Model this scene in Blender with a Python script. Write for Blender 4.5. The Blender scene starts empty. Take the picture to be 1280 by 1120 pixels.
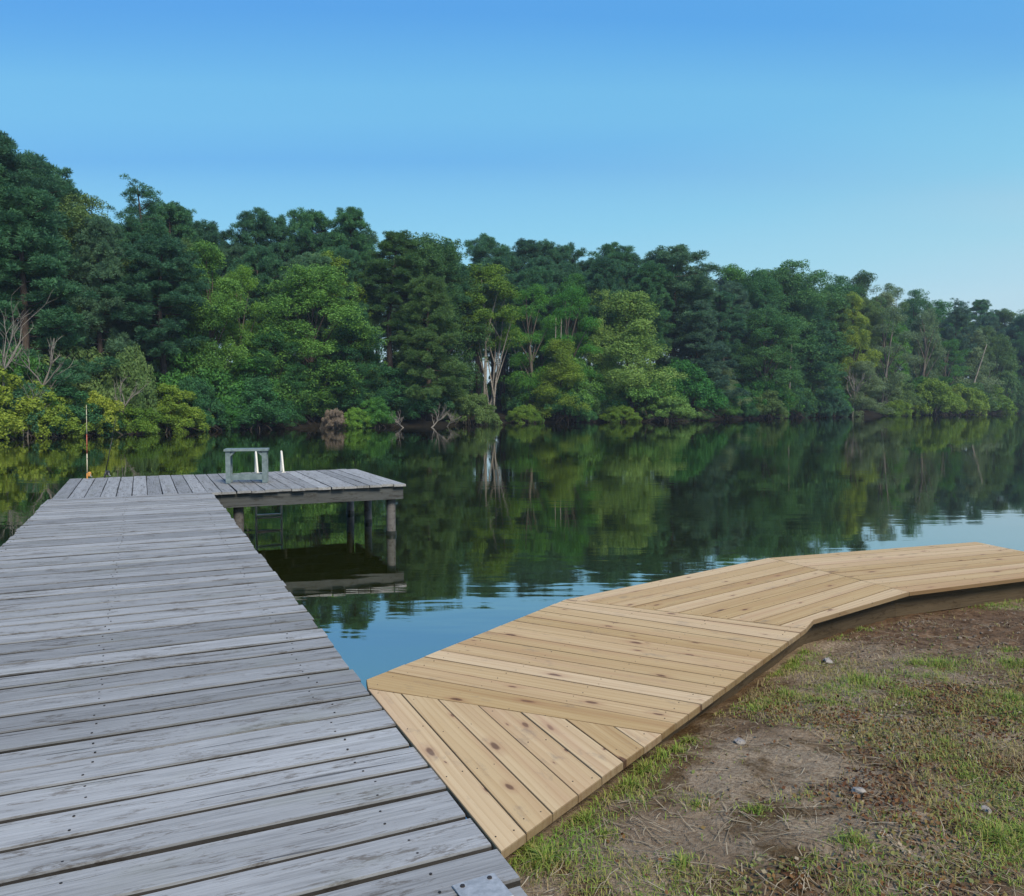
import bpy, math, random
import numpy as np
from mathutils import Vector, Matrix

random.seed(7)
rng = np.random.default_rng(11)
scene = bpy.context.scene
C = scene.collection
R = math.radians

# ------------------------------------------------------------------ camera
cam_data = bpy.data.cameras.new('camera')
cam = bpy.data.objects.new('camera', cam_data)
C.objects.link(cam)
cam_data.sensor_fit = 'HORIZONTAL'
cam_data.sensor_width = 36.0
cam_data.lens = 36.0 * 1000.0 / 1280.0
cam_data.clip_start = 0.05
cam_data.clip_end = 3000.0
cam.location = (0, 0, 2.40)
cam.rotation_euler = (R(90 - 3.205), 0, 0)
scene.camera = cam

# ------------------------------------------------------------------ sky and sun
SUN_EL, SUN_AZ = R(44), R(150)         # azimuth clockwise from +Y: behind the camera, to the right
world = bpy.data.worlds.new('World')
scene.world = world
world.use_nodes = True
wn, wl = world.node_tree.nodes, world.node_tree.links
wn.clear()
wout = wn.new('ShaderNodeOutputWorld')
wbg = wn.new('ShaderNodeBackground')
wbg.inputs['Strength'].default_value = 0.10
nish = wn.new('ShaderNodeTexSky')
nish.sky_type = 'NISHITA'
nish.sun_disc = False
nish.sun_elevation = SUN_EL
nish.sun_rotation = SUN_AZ
nish.altitude = 50
nish.air_density = 1.0
nish.dust_density = 1.0
nish.ozone_density = 2.0
tc = wn.new('ShaderNodeTexCoord')
sep = wn.new('ShaderNodeSeparateXYZ')
wl.new(tc.outputs['Generated'], sep.inputs[0])
ramp = wn.new('ShaderNodeValToRGB')
# the sky is paler and hazier low down towards the right, where the evening light is
shift = wn.new('ShaderNodeMath'); shift.operation = 'MULTIPLY_ADD'
wl.new(sep.outputs['X'], shift.inputs[0]); shift.inputs[1].default_value = -0.085; wl.new(sep.outputs['Z'], shift.inputs[2])
wl.new(shift.outputs[0], ramp.inputs['Fac'])
cr = ramp.color_ramp
SKY = [(0.0, (.700, .640, .650)), (.07, (.620, .680, .700)), (.13, (.400, .630, .715)), (.20, (.235, .545, .745)),
       (.29, (.115, .405, .760)), (.38, (.082, .365, .775)), (.46, (.075, .340, .770)), (.62, (.050, .220, .640)), (1.0, (.035, .150, .480))]
while len(cr.elements) < len(SKY):
    cr.elements.new(0.5)
for e, (p, c) in zip(cr.elements, SKY):
    e.position = p
    e.color = (*c, 1)


def wmath(op, a, b=None, c=None):
    n = wn.new('ShaderNodeMath'); n.operation = op
    for i, v in enumerate((a, b, c)):
        if v is None: continue
        if isinstance(v, bpy.types.NodeSocket): wl.new(v, n.inputs[i])
        else: n.inputs[i].default_value = v
    return n.outputs[0]


# thin veils of high cloud: a flat layer with broad bands that cross the view
zz = wmath('ADD', wmath('MAXIMUM', sep.outputs['Z'], 0.0), 0.03)
lx, ly = wmath('DIVIDE', sep.outputs['X'], zz), wmath('DIVIDE', sep.outputs['Y'], zz)
lc_ = wn.new('ShaderNodeCombineXYZ')
wl.new(lx, lc_.inputs[0]); wl.new(ly, lc_.inputs[1])
vm = wn.new('ShaderNodeMapping'); vm.inputs['Scale'].default_value = (0.16, 0.55, 1.0)
wl.new(lc_.outputs[0], vm.inputs['Vector'])
vn = wn.new('ShaderNodeTexNoise'); vn.inputs['Scale'].default_value = 1.0
vn.inputs['Detail'].default_value = 2.5; vn.inputs['Roughness'].default_value = 0.45
wl.new(vm.outputs[0], vn.inputs['Vector'])
band = wmath('ADD', wmath('MULTIPLY_ADD', lx, -0.10, ly), wmath('MULTIPLY_ADD', vn.outputs['Fac'], 1.1, -0.55))
vr = wn.new('ShaderNodeValToRGB')
wl.new(wmath('MULTIPLY', band, 0.1), vr.inputs['Fac'])
while len(vr.color_ramp.elements) < 7: vr.color_ramp.elements.new(0.5)
for e, (p, v) in zip(vr.color_ramp.elements, ((.15, .08), (.195, .0), (.245, .44), (.272, .42), (.315, .07), (.37, .34), (.50, .45))):
    e.position = p; e.color = (v, v, v, 1)
vmix = wn.new('ShaderNodeMix'); vmix.data_type = 'RGBA'
wl.new(vr.outputs['Color'], vmix.inputs['Factor'])
wl.new(ramp.outputs['Color'], vmix.inputs['A'])
vmix.inputs['B'].default_value = (.21, .60, .79, 1)
rs = wn.new('ShaderNodeVectorMath'); rs.operation = 'SCALE'
wl.new(vmix.outputs['Result'], rs.inputs[0]); rs.inputs['Scale'].default_value = 3.5
mx = wn.new('ShaderNodeMix'); mx.data_type = 'RGBA'; mx.inputs['Factor'].default_value = 0.90
wl.new(nish.outputs['Color'], mx.inputs['A']); wl.new(rs.outputs[0], mx.inputs['B'])
wl.new(mx.outputs['Result'], wbg.inputs['Color'])
wl.new(wbg.outputs[0], wout.inputs['Surface'])

sun_data = bpy.data.lights.new('sun', 'SUN')
sun = bpy.data.objects.new('sun', sun_data)
C.objects.link(sun)
sun_data.energy = 1.5
sun_data.angle = R(20)
sun_data.color = (1.0, .88, .70)
sd = Vector((math.sin(SUN_AZ) * math.cos(SUN_EL), math.cos(SUN_AZ) * math.cos(SUN_EL), math.sin(SUN_EL)))
sun.rotation_euler = sd.to_track_quat('Z', 'Y').to_euler()
sun.location = (30, 20, 60)

scene.view_settings.view_transform = 'Standard'
scene.view_settings.look = 'None'
scene.view_settings.exposure = 1.55
scene.view_settings.gamma = 1.0
scene.view_settings.use_curve_mapping = False
scene.cycles.max_bounces = 8
scene.cycles.diffuse_bounces = 3
scene.cycles.glossy_bounces = 3
scene.cycles.transmission_bounces = 4
scene.cycles.caustics_reflective = False
scene.cycles.caustics_refractive = False
scene.cycles.use_denoising = True


# ------------------------------------------------------------------ helpers
def tag(o, label=None, cat=None, group=None, kind=None):
    if label: o['label'] = label
    if cat: o['category'] = cat
    if group: o['group'] = group
    if kind: o['kind'] = kind
    return o


def empty(name, loc, rz=0.0):
    o = bpy.data.objects.new(name, None)
    o.empty_display_size = 0.2
    o.location = loc
    o.rotation_euler = (0, 0, rz)
    C.objects.link(o)
    return o


def link(name, mesh, parent=None, loc=None, rot=None):
    o = bpy.data.objects.new(name, mesh)
    C.objects.link(o)
    if parent is not None: o.parent = parent
    if loc is not None: o.location = loc
    if rot is not None: o.rotation_euler = rot
    return o


def np_mesh(name, V, F, mat=None, tint=None, smooth=False):
    """V (n,3); F list of index arrays (m,k) of constant width each."""
    me = bpy.data.meshes.new(name)
    V = np.asarray(V, dtype=np.float32)
    me.vertices.add(len(V))
    me.vertices.foreach_set('co', V.ravel())
    F = [np.asarray(f, dtype=np.int32) for f in F if len(f)]
    nl = sum(f.size for f in F)
    npoly = sum(len(f) for f in F)
    me.loops.add(nl)
    me.loops.foreach_set('vertex_index', np.concatenate([f.ravel() for f in F]))
    me.polygons.add(npoly)
    tot = np.concatenate([np.full(len(f), f.shape[1], dtype=np.int32) for f in F])
    st = np.concatenate([[0], np.cumsum(tot)[:-1]]).astype(np.int32)
    me.polygons.foreach_set('loop_start', st)
    if smooth:
        me.polygons.foreach_set('use_smooth', np.ones(npoly, dtype=bool))
    if tint is not None:
        a = me.attributes.new('tint', 'FLOAT', 'POINT')
        a.data.foreach_set('value', np.asarray(tint, dtype=np.float32))
    me.update(calc_edges=True)
    if mat: me.materials.append(mat)
    return me


class MB:
    """collects shapes, then becomes one mesh"""
    def __init__(s): s.v, s.f = [], []

    def add(s, verts, faces):
        b = len(s.v)
        s.v += [tuple(v) for v in verts]
        s.f += [tuple(i + b for i in f) for f in faces]

    def box(s, c, size, M=None, bev=0.0):
        """a box with chamfered top edges"""
        x, y, z = (q / 2 for q in size)
        b = bev
        vs = [(-x, -y, -z), (x, -y, -z), (x, y, -z), (-x, y, -z)]
        if b > 0:
            vs += [(-x, -y, z - b), (x, -y, z - b), (x, y, z - b), (-x, y, z - b)]
            vs += [(-x + b, -y + b, z), (x - b, -y + b, z), (x - b, y - b, z), (-x + b, y - b, z)]
            fs = [(3, 2, 1, 0), (8, 9, 10, 11)] + [(i, (i + 1) % 4, 4 + (i + 1) % 4, 4 + i) for i in range(4)] \
                + [(4 + i, 4 + (i + 1) % 4, 8 + (i + 1) % 4, 8 + i) for i in range(4)]
        else:
            vs += [(-x, -y, z), (x, -y, z), (x, y, z), (-x, y, z)]
            fs = [(3, 2, 1, 0), (4, 5, 6, 7)] + [(i, (i + 1) % 4, 4 + (i + 1) % 4, 4 + i) for i in range(4)]
        vs = [Vector(v) for v in vs]
        if M is not None: vs = [M @ v for v in vs]
        s.add([v + Vector(c) for v in vs], fs)
        return s

    def tube(s, pts, rad, n=8, caps=True):
        pts = [Vector(p) for p in pts]
        if not hasattr(rad, '__len__'): rad = [rad] * len(pts)
        b = len(s.v)
        ref = None
        for i, p in enumerate(pts):
            t = (pts[min(i + 1, len(pts) - 1)] - pts[max(i - 1, 0)]).normalized()
            if ref is None:
                ref = t.orthogonal().normalized()
            ref = (ref - t * ref.dot(t))
            ref = ref.normalized() if ref.length > 1e-6 else t.orthogonal().normalized()
            w = t.cross(ref)
            for k in range(n):
                a = 2 * math.pi * k / n
                s.v.append(tuple(p + (ref * math.cos(a) + w * math.sin(a)) * rad[i]))
        for i in range(len(pts) - 1):
            for k in range(n):
                q = (k + 1) % n
                s.f.append((b + i * n + k, b + i * n + q, b + (i + 1) * n + q, b + (i + 1) * n + k))
        if caps:
            s.f.append(tuple(b + k for k in reversed(range(n))))
            s.f.append(tuple(b + (len(pts) - 1) * n + k for k in range(n)))
        return s

    def mesh(s, name, mat, smooth=False):
        me = bpy.data.meshes.new(name)
        me.from_pydata(s.v, [], s.f)
        if smooth:
            for p in me.polygons: p.use_smooth = True
        me.update()
        if mat: me.materials.append(mat)
        return me

    def build(s, name, mat, parent=None, loc=None, rot=None, smooth=False):
        return link(name, s.mesh(name, mat, smooth), parent, loc, rot)


def hash2(ix, iy, seed):
    h = (ix.astype(np.int64) * 374761393 + iy.astype(np.int64) * 668265263 + seed * 1442695041) & 0x7fffffff
    h = (h ^ (h >> 13)) * 1274126177 & 0x7fffffff
    return ((h ^ (h >> 16)) & 0xffff) / 65535.0


def vnoise(x, y, seed=0):
    x = np.asarray(x, float); y = np.asarray(y, float)
    ix, iy = np.floor(x), np.floor(y)
    fx, fy = x - ix, y - iy
    fx = fx * fx * (3 - 2 * fx); fy = fy * fy * (3 - 2 * fy)
    a, b = hash2(ix, iy, seed), hash2(ix + 1, iy, seed)
    c, d = hash2(ix, iy + 1, seed), hash2(ix + 1, iy + 1, seed)
    return a + (b - a) * fx + (c - a) * fy + (a - b - c + d) * fx * fy


def fbm(x, y, seed=0, octv=4):
    r, a, t = 0, 1.0, 0
    for o in range(octv):
        r = r + a * vnoise(np.asarray(x) * 2 ** o + o * 17.3, np.asarray(y) * 2 ** o - o * 9.1, seed + o)
        t += a; a *= 0.55
    return r / t


# ------------------------------------------------------------------ materials
def new_mat(name):
    m = bpy.data.materials.new(name)
    m.use_nodes = True
    nt = m.node_tree
    nt.nodes.clear()
    out = nt.nodes.new('ShaderNodeOutputMaterial')
    return m, nt, out


def N(nt, typ, **kw):
    n = nt.nodes.new(typ)
    for k, v in kw.items(): setattr(n, k, v)
    return n


def ramp_node(nt, src, stops):
    r = N(nt, 'ShaderNodeValToRGB')
    while len(r.color_ramp.elements) < len(stops): r.color_ramp.elements.new(.5)
    for e, (p, c) in zip(r.color_ramp.elements, stops):
        e.position = p
        e.color = (*c, 1) if hasattr(c, '__len__') else (c, c, c, 1)
    nt.links.new(src, r.inputs['Fac'])
    return r.outputs['Color']


def mix_col(nt, fac, a, b, mode='MIX'):
    m = N(nt, 'ShaderNodeMix', data_type='RGBA', blend_type=mode)
    for sock, v in ((m.inputs['Factor'], fac), (m.inputs['A'], a), (m.inputs['B'], b)):
        if isinstance(v, bpy.types.NodeSocket): nt.links.new(v, sock)
        elif hasattr(v, '__len__'): sock.default_value = (*v, 1)
        else: sock.default_value = v
    return m.outputs['Result']


def math_n(nt, op, a, b=None, c=None):
    m = N(nt, 'ShaderNodeMath', operation=op)
    for i, v in enumerate((a, b, c)):
        if v is None: continue
        if isinstance(v, bpy.types.NodeSocket): nt.links.new(v, m.inputs[i])
        else: m.inputs[i].default_value = v
    return m.outputs[0]


def noise_n(nt, vec, scale, stretch=(1, 1, 1), detail=4, rough=.55, dist=0.0):
    mp = N(nt, 'ShaderNodeMapping')
    mp.inputs['Scale'].default_value = stretch
    nt.links.new(vec, mp.inputs['Vector'])
    n = N(nt, 'ShaderNodeTexNoise')
    n.inputs['Scale'].default_value = scale
    n.inputs['Detail'].default_value = detail
    n.inputs['Roughness'].default_value = rough
    n.inputs['Distortion'].default_value = dist
    nt.links.new(mp.outputs[0], n.inputs['Vector'])
    return n.outputs['Fac']


def obj_vec(nt, per_object=True):
    tcn = N(nt, 'ShaderNodeTexCoord')
    if not per_object: return tcn.outputs['Object']
    oi = N(nt, 'ShaderNodeObjectInfo')
    cb = N(nt, 'ShaderNodeCombineXYZ')
    for i, k in enumerate((91.0, 57.0, 33.0)):
        nt.links.new(math_n(nt, 'MULTIPLY', oi.outputs['Random'], k), cb.inputs[i])
    ad = N(nt, 'ShaderNodeVectorMath', operation='ADD')
    nt.links.new(tcn.outputs['Object'], ad.inputs[0])
    nt.links.new(cb.outputs[0], ad.inputs[1])
    return ad.outputs[0]


def finish(nt, out, col, rough=.8, bump=None, bstr=.3, bdist=.01, spec=.3, metallic=0.0):
    p = N(nt, 'ShaderNodeBsdfPrincipled')
    for sock, v in ((p.inputs['Base Color'], col), (p.inputs['Roughness'], rough)):
        if isinstance(v, bpy.types.NodeSocket): nt.links.new(v, sock)
        elif hasattr(v, '__len__'): sock.default_value = (*v, 1)
        else: sock.default_value = v
    p.inputs['Specular IOR Level'].default_value = spec
    p.inputs['Metallic'].default_value = metallic
    if bump is not None:
        b = N(nt, 'ShaderNodeBump')
        b.inputs['Strength'].default_value = bstr
        b.inputs['Distance'].default_value = bdist
        nt.links.new(bump, b.inputs['Height'])
        nt.links.new(b.outputs[0], p.inputs['Normal'])
    nt.links.new(p.outputs[0], out.inputs['Surface'])
    return p


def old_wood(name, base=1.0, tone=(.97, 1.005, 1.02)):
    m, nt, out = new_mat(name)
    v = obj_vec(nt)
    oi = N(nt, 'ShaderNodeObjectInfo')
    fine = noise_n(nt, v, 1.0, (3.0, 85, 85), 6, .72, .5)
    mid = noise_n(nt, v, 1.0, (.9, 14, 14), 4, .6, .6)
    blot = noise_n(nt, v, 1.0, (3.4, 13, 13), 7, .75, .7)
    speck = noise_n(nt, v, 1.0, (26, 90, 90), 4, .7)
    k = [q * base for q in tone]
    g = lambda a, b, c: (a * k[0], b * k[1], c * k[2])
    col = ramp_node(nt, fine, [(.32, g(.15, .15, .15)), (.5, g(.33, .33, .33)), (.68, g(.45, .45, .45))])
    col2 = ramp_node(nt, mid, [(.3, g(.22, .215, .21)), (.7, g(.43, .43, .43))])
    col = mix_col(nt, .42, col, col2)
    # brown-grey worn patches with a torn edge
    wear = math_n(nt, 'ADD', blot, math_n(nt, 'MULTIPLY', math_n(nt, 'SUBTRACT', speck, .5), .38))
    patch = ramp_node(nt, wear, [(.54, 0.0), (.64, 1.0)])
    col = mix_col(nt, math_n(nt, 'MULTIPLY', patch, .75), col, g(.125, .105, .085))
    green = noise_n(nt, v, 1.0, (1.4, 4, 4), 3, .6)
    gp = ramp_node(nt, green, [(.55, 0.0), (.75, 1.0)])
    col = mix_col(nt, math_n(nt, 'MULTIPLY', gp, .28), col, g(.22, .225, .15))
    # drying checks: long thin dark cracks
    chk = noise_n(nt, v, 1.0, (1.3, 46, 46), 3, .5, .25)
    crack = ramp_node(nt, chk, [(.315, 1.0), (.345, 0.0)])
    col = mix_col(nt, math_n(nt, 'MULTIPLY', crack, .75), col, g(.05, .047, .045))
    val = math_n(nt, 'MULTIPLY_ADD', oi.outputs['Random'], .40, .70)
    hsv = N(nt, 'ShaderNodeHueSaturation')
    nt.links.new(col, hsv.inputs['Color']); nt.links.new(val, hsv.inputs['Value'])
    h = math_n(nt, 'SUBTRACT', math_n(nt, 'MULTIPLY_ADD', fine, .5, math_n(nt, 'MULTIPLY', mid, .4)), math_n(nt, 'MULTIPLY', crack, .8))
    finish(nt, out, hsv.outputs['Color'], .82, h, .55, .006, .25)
    return m


def new_wood(name, dark=1.0):
    m, nt, out = new_mat(name)
    v = obj_vec(nt)
    oi = N(nt, 'ShaderNodeObjectInfo')
    grain = noise_n(nt, v, 1.0, (.55, 16, 16), 3, .5, 1.2)
    fine = noise_n(nt, v, 1.0, (2.5, 120, 120), 3, .6)
    w = N(nt, 'ShaderNodeTexWave', wave_type='BANDS', bands_direction='Y', wave_profile='SAW')
    w.inputs['Scale'].default_value = 6.0; w.inputs['Distortion'].default_value = 7.0
    w.inputs['Detail'].default_value = 2.0; w.inputs['Detail Scale'].default_value = .6
    mp = N(nt, 'ShaderNodeMapping'); mp.inputs['Scale'].default_value = (.22, 1.6, 1.6)
    nt.links.new(v, mp.inputs['Vector']); nt.links.new(mp.outputs[0], w.inputs['Vector'])
    d = dark
    c = lambda a, b, e: (a * d, b * d, e * d)
    col = ramp_node(nt, grain, [(.25, c(.45, .272, .108)), (.55, c(.60, .415, .190)), (.8, c(.68, .500, .262))])
    ring = ramp_node(nt, w.outputs['Fac'], [(.0, c(.41, .240, .095)), (.35, c(.60, .425, .212)), (1.0, c(.65, .480, .255))])
    col = mix_col(nt, .38, col, ring)
    col = mix_col(nt, math_n(nt, 'MULTIPLY', fine, .16), col, c(.33, .21, .10))
    # knots: cells picked at random, long ovals with a darker heart and a reddish rim
    kp = N(nt, 'ShaderNodeMapping'); kp.inputs['Scale'].default_value = (2.6, 7.0, .01)
    nt.links.new(v, kp.inputs['Vector'])
    kd = N(nt, 'ShaderNodeVectorMath', operation='ADD')
    kn = N(nt, 'ShaderNodeTexNoise'); kn.inputs['Scale'].default_value = 3.0
    nt.links.new(kp.outputs[0], kn.inputs['Vector'])
    ks = N(nt, 'ShaderNodeVectorMath', operation='SCALE'); ks.inputs['Scale'].default_value = .16
    nt.links.new(kn.outputs['Color'], ks.inputs[0])
    nt.links.new(kp.outputs[0], kd.inputs[0]); nt.links.new(ks.outputs[0], kd.inputs[1])
    vo = N(nt, 'ShaderNodeTexVoronoi', voronoi_dimensions='2D'); vo.inputs['Scale'].default_value = 1.0
    nt.links.new(kd.outputs[0], vo.inputs['Vector'])
    sc = N(nt, 'ShaderNodeSeparateColor'); nt.links.new(vo.outputs['Color'], sc.inputs[0])
    pick = math_n(nt, 'GREATER_THAN', sc.outputs[0], .60)
    size = math_n(nt, 'MULTIPLY_ADD', sc.outputs[1], .10, .025)
    rel = math_n(nt, 'DIVIDE', vo.outputs['Distance'], size)
    heart = math_n(nt, 'MULTIPLY', pick, ramp_node(nt, rel, [(.55, 1.0), (1.0, 0.0)]))
    rim = math_n(nt, 'MULTIPLY', pick, ramp_node(nt, math_n(nt, 'MULTIPLY', rel, .4), [(.3, 1.0), (1.0, 0.0)]))
    col = mix_col(nt, math_n(nt, 'MULTIPLY', rim, .5), col, c(.40, .21, .10))
    col = mix_col(nt, math_n(nt, 'MULTIPLY', heart, .85), col, c(.13, .06, .03))
    # faint reddish heartwood and grey scuffs
    red = ramp_node(nt, noise_n(nt, v, 1.0, (.5, 9, 9), 2, .5), [(.52, 0.0), (.72, 1.0)])
    col = mix_col(nt, math_n(nt, 'MULTIPLY', red, .48), col, c(.46, .25, .125))
    sf = ramp_node(nt, noise_n(nt, v, 1.0, (3.5, 7, 7), 6, .75), [(.57, 0.0), (.70, 1.0)])
    col = mix_col(nt, math_n(nt, 'MULTIPLY', sf, .55), col, c(.25, .19, .135))
    val = math_n(nt, 'MULTIPLY_ADD', oi.outputs['Random'], .25, .77)
    hsv = N(nt, 'ShaderNodeHueSaturation')
    nt.links.new(col, hsv.inputs['Color']); nt.links.new(val, hsv.inputs['Value'])
    nt.links.new(math_n(nt, 'MULTIPLY_ADD', oi.outputs['Random'], -.20, 1.03), hsv.inputs['Saturation'])
    finish(nt, out, hsv.outputs['Color'], .72, math_n(nt, 'ADD', fine, grain), .18, .004, .3)
    return m


def bark(name, c1, c2, stretch=(8, 8, 1.6)):
    m, nt, out = new_mat(name)
    v = obj_vec(nt)
    n = noise_n(nt, v, 1.0, stretch, 5, .65, .5)
    col = ramp_node(nt, n, [(.3, c1), (.7, c2)])
    finish(nt, out, col, .9, n, .6, .05, .1)
    return m


def foliage(name, lo, hi, trans=.25, vary=.20):
    """leaf colour from a per-clump tint and a per-tree variation"""
    m, nt, out = new_mat(name)
    at = N(nt, 'ShaderNodeAttribute', attribute_name='tint')
    oi = N(nt, 'ShaderNodeObjectInfo')
    col = ramp_node(nt, at.outputs['Fac'], [(0.0, lo), (1.0, hi)])
    hsv = N(nt, 'ShaderNodeHueSaturation')
    nt.links.new(col, hsv.inputs['Color'])
    nt.links.new(math_n(nt, 'MULTIPLY_ADD', oi.outputs['Random'], vary * .25, .5 - vary * .125), hsv.inputs['Hue'])
    nt.links.new(math_n(nt, 'MULTIPLY_ADD', oi.outputs['Random'], -vary * 2, 1 + vary), hsv.inputs['Value'])
    p = N(nt, 'ShaderNodeBsdfPrincipled')
    nt.links.new(hsv.outputs['Color'], p.inputs['Base Color'])
    p.inputs['Roughness'].default_value = .6
    p.inputs['Specular IOR Level'].default_value = .25
    t = N(nt, 'ShaderNodeBsdfTranslucent')
    nt.links.new(hsv.outputs['Color'], t.inputs['Color'])
    mxs = N(nt, 'ShaderNodeMixShader'); mxs.inputs[0].default_value = trans
    nt.links.new(p.outputs[0], mxs.inputs[1]); nt.links.new(t.outputs[0], mxs.inputs[2])
    nt.links.new(mxs.outputs[0], out.inputs['Surface'])
    return m


def plain(name, c1, c2, rough=.5, scale=20, metallic=0.0, spec=.4):
    m, nt, out = new_mat(name)
    v = obj_vec(nt)
    n = noise_n(nt, v, scale, (1, 1, 1), 5, .65)
    finish(nt, out, ramp_node(nt, n, [(.35, c1), (.65, c2)]), rough, n, .15, .004, spec, metallic)
    return m


M_OLD = old_wood('weathered_grey_wood')
M_OLD_DARK = old_wood('dark_grey_wood', .24, (.93, 1.02, 1.03))  # same grey wood in a darker, cooler tone
M_SIDE = old_wood('dirty_shaded_plank_edges', .13, (1, .97, .92))  # plank sides: dirt, plus the shade of the gaps put into the colour
M_EDGE = old_wood('shaded_plank_arris', .55)  # shade painted into the arris tone so chamfers don't catch light
M_POST = old_wood('bleached_post_wood', .46, (1.0, .98, .95))
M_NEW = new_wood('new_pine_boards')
M_NEW_DARK = old_wood('shaded_treated_rim', .22, (1.25, .95, .58))  # frame under the boards, overhang shade mixed into its brown
M_NEW_END = new_wood('shaded_sawn_edges', .40)  # sawn sides and bevels, seam shade painted into the tone
M_BENCH = plain('faded_grey_green_paint', (.10, .145, .155), (.18, .235, .245), .7, 14)
M_LADDER = plain('cream_painted_metal', (.62, .60, .52), (.72, .70, .62), .45, 25)
M_STEEL = plain('galvanised_steel', (.30, .32, .33), (.46, .48, .49), .6, 38, .35, .4)
M_IRON = plain('dark_iron', (.02, .02, .02), (.06, .05, .045), .6, 60, .4)
M_FOL = {
    'pine': foliage('pine_needles', (.028, .104, .056), (.094, .245, .110), .3),
    'bluepine': foliage('grey_green_needles', (.050, .132, .078), (.140, .275, .145), .3),
    'dark': foliage('dark_leaves', (.026, .110, .042), (.085, .255, .075), .35),
    'green': foliage('green_leaves', (.042, .160, .036), (.125, .330, .062), .35),
    'leafy': foliage('fresh_green_leaves', (.068, .210, .032), (.165, .390, .056), .35),
    'light': foliage('light_green_leaves', (.115, .245, .056), (.245, .410, .098), .35),
    'olive': foliage('olive_leaves', (.066, .148, .044), (.155, .275, .082), .35),
    'yellow': foliage('yellow_green_leaves', (.125, .235, .030), (.290, .405, .055), .35),
    'grey': foliage('grey_green_leaves', (.115, .195, .092), (.240, .340, .160), .35),
    'brown': foliage('dead_brown_leaves', (.16, .13, .095), (.30, .25, .19), .15),
}
M_BARK = bark('pine_bark', (.035, .028, .024), (.12, .098, .084))
M_PALE = bark('pale_bark', (.14, .125, .105), (.34, .315, .27), (3, 3, 5))
M_TWIG = bark('grey_brown_bark', (.07, .06, .05), (.17, .15, .125))
M_SNAG = bark('bleached_dead_wood', (.15, .138, .12), (.31, .29, .26))


# ------------------------------------------------------------------ water
def water_mat():
    m, nt, out = new_mat('lake_water')
    v = obj_vec(nt, False)
    swell = noise_n(nt, v, 1.0, (.55, 1.9, 1), 2, .45, .25)
    small = noise_n(nt, v, 1.0, (1.6, 6.5, 1), 3, .5, .3)
    calm = ramp_node(nt, noise_n(nt, v, 1.0, (.06, .16, 1), 2, .5), [(.40, .10), (.65, 1.0)])
    h = math_n(nt, 'MULTIPLY_ADD', small, .16, swell)
    h = math_n(nt, 'MULTIPLY', h, calm)
    b = N(nt, 'ShaderNodeBump')
    b.inputs['Strength'].default_value = .30
    b.inputs['Distance'].default_value = .020
    nt.links.new(h, b.inputs['Height'])
    body = N(nt, 'ShaderNodeBsdfDiffuse')
    body.inputs['Color'].default_value = (.022, .030, .004, 1)
    gl = N(nt, 'ShaderNodeBsdfGlossy')
    gl.inputs['Roughness'].default_value = .02
    fr_ = N(nt, 'ShaderNodeFresnel')
    fr_.inputs['IOR'].default_value = 1.33
    for n_ in (body, gl, fr_): nt.links.new(b.outputs[0], n_.inputs['Normal'])
    fac = math_n(nt, 'MINIMUM', math_n(nt, 'POWER', fr_.outputs[0], .25), .96)
    ms = N(nt, 'ShaderNodeMixShader')
    nt.links.new(fac, ms.inputs[0]); nt.links.new(body.outputs[0], ms.inputs[1]); nt.links.new(gl.outputs[0], ms.inputs[2])
    nt.links.new(ms.outputs[0], out.inputs['Surface'])
    return m


def sheet(name, mat, xs, ys, zf):
    X, Y = np.meshgrid(np.asarray(xs, float), np.asarray(ys, float))
    Z = zf(X, Y)
    nx, ny = len(xs), len(ys)
    i = np.arange(nx * ny).reshape(ny, nx)
    q = np.stack([i[:-1, :-1], i[:-1, 1:], i[1:, 1:], i[1:, :-1]], -1).reshape(-1, 4)
    return np_mesh(name, np.stack([X, Y, Z], -1).reshape(-1, 3), [q], mat, smooth=True)


wm = np_mesh('water', [(-1150, -150, 0), (1150, -150, 0), (1150, 880, 0), (-1150, 880, 0)], [[(0, 1, 2, 3)]], water_mat())
tag(link('lake_water', wm), 'dark green lake, calm with fine ripples and mirrored trees', kind='structure')

# ------------------------------------------------------------------ far bank: shoreline as distance over bearing (x / y)
SB = [-2.4, -1.6, -1.0, -0.64, -0.3067, -0.1, 0.0, 0.18, 0.32, 0.46, 0.56, 0.64, 0.8, 1.2]
SZ = [14, 30, 45, 56, 75, 82, 98, 104.5, 126.6, 150, 171, 205, 285, 400]


def shore(b): return float(np.interp(b, SB, SZ))
def floor_z(s): return float(np.interp(s, [-6, -1.5, 0, 2, 10, 30, 80, 900], [-2.0, -.35, .05, .5, 1.2, 3.2, 5.5, 7.0]))


def at(b, s):
    y = shore(b) + s
    return Vector((b * y, y, floor_z(s)))


def ground_mat(name, stops, scale, extra=None):
    m, nt, out = new_mat(name)
    v = obj_vec(nt, False)
    n = noise_n(nt, v, scale, (1, 1, 1), 8, .65, .3)
    finish(nt, out, ramp_node(nt, n, stops), .95, n, .5, .05, .1)
    return m


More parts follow.
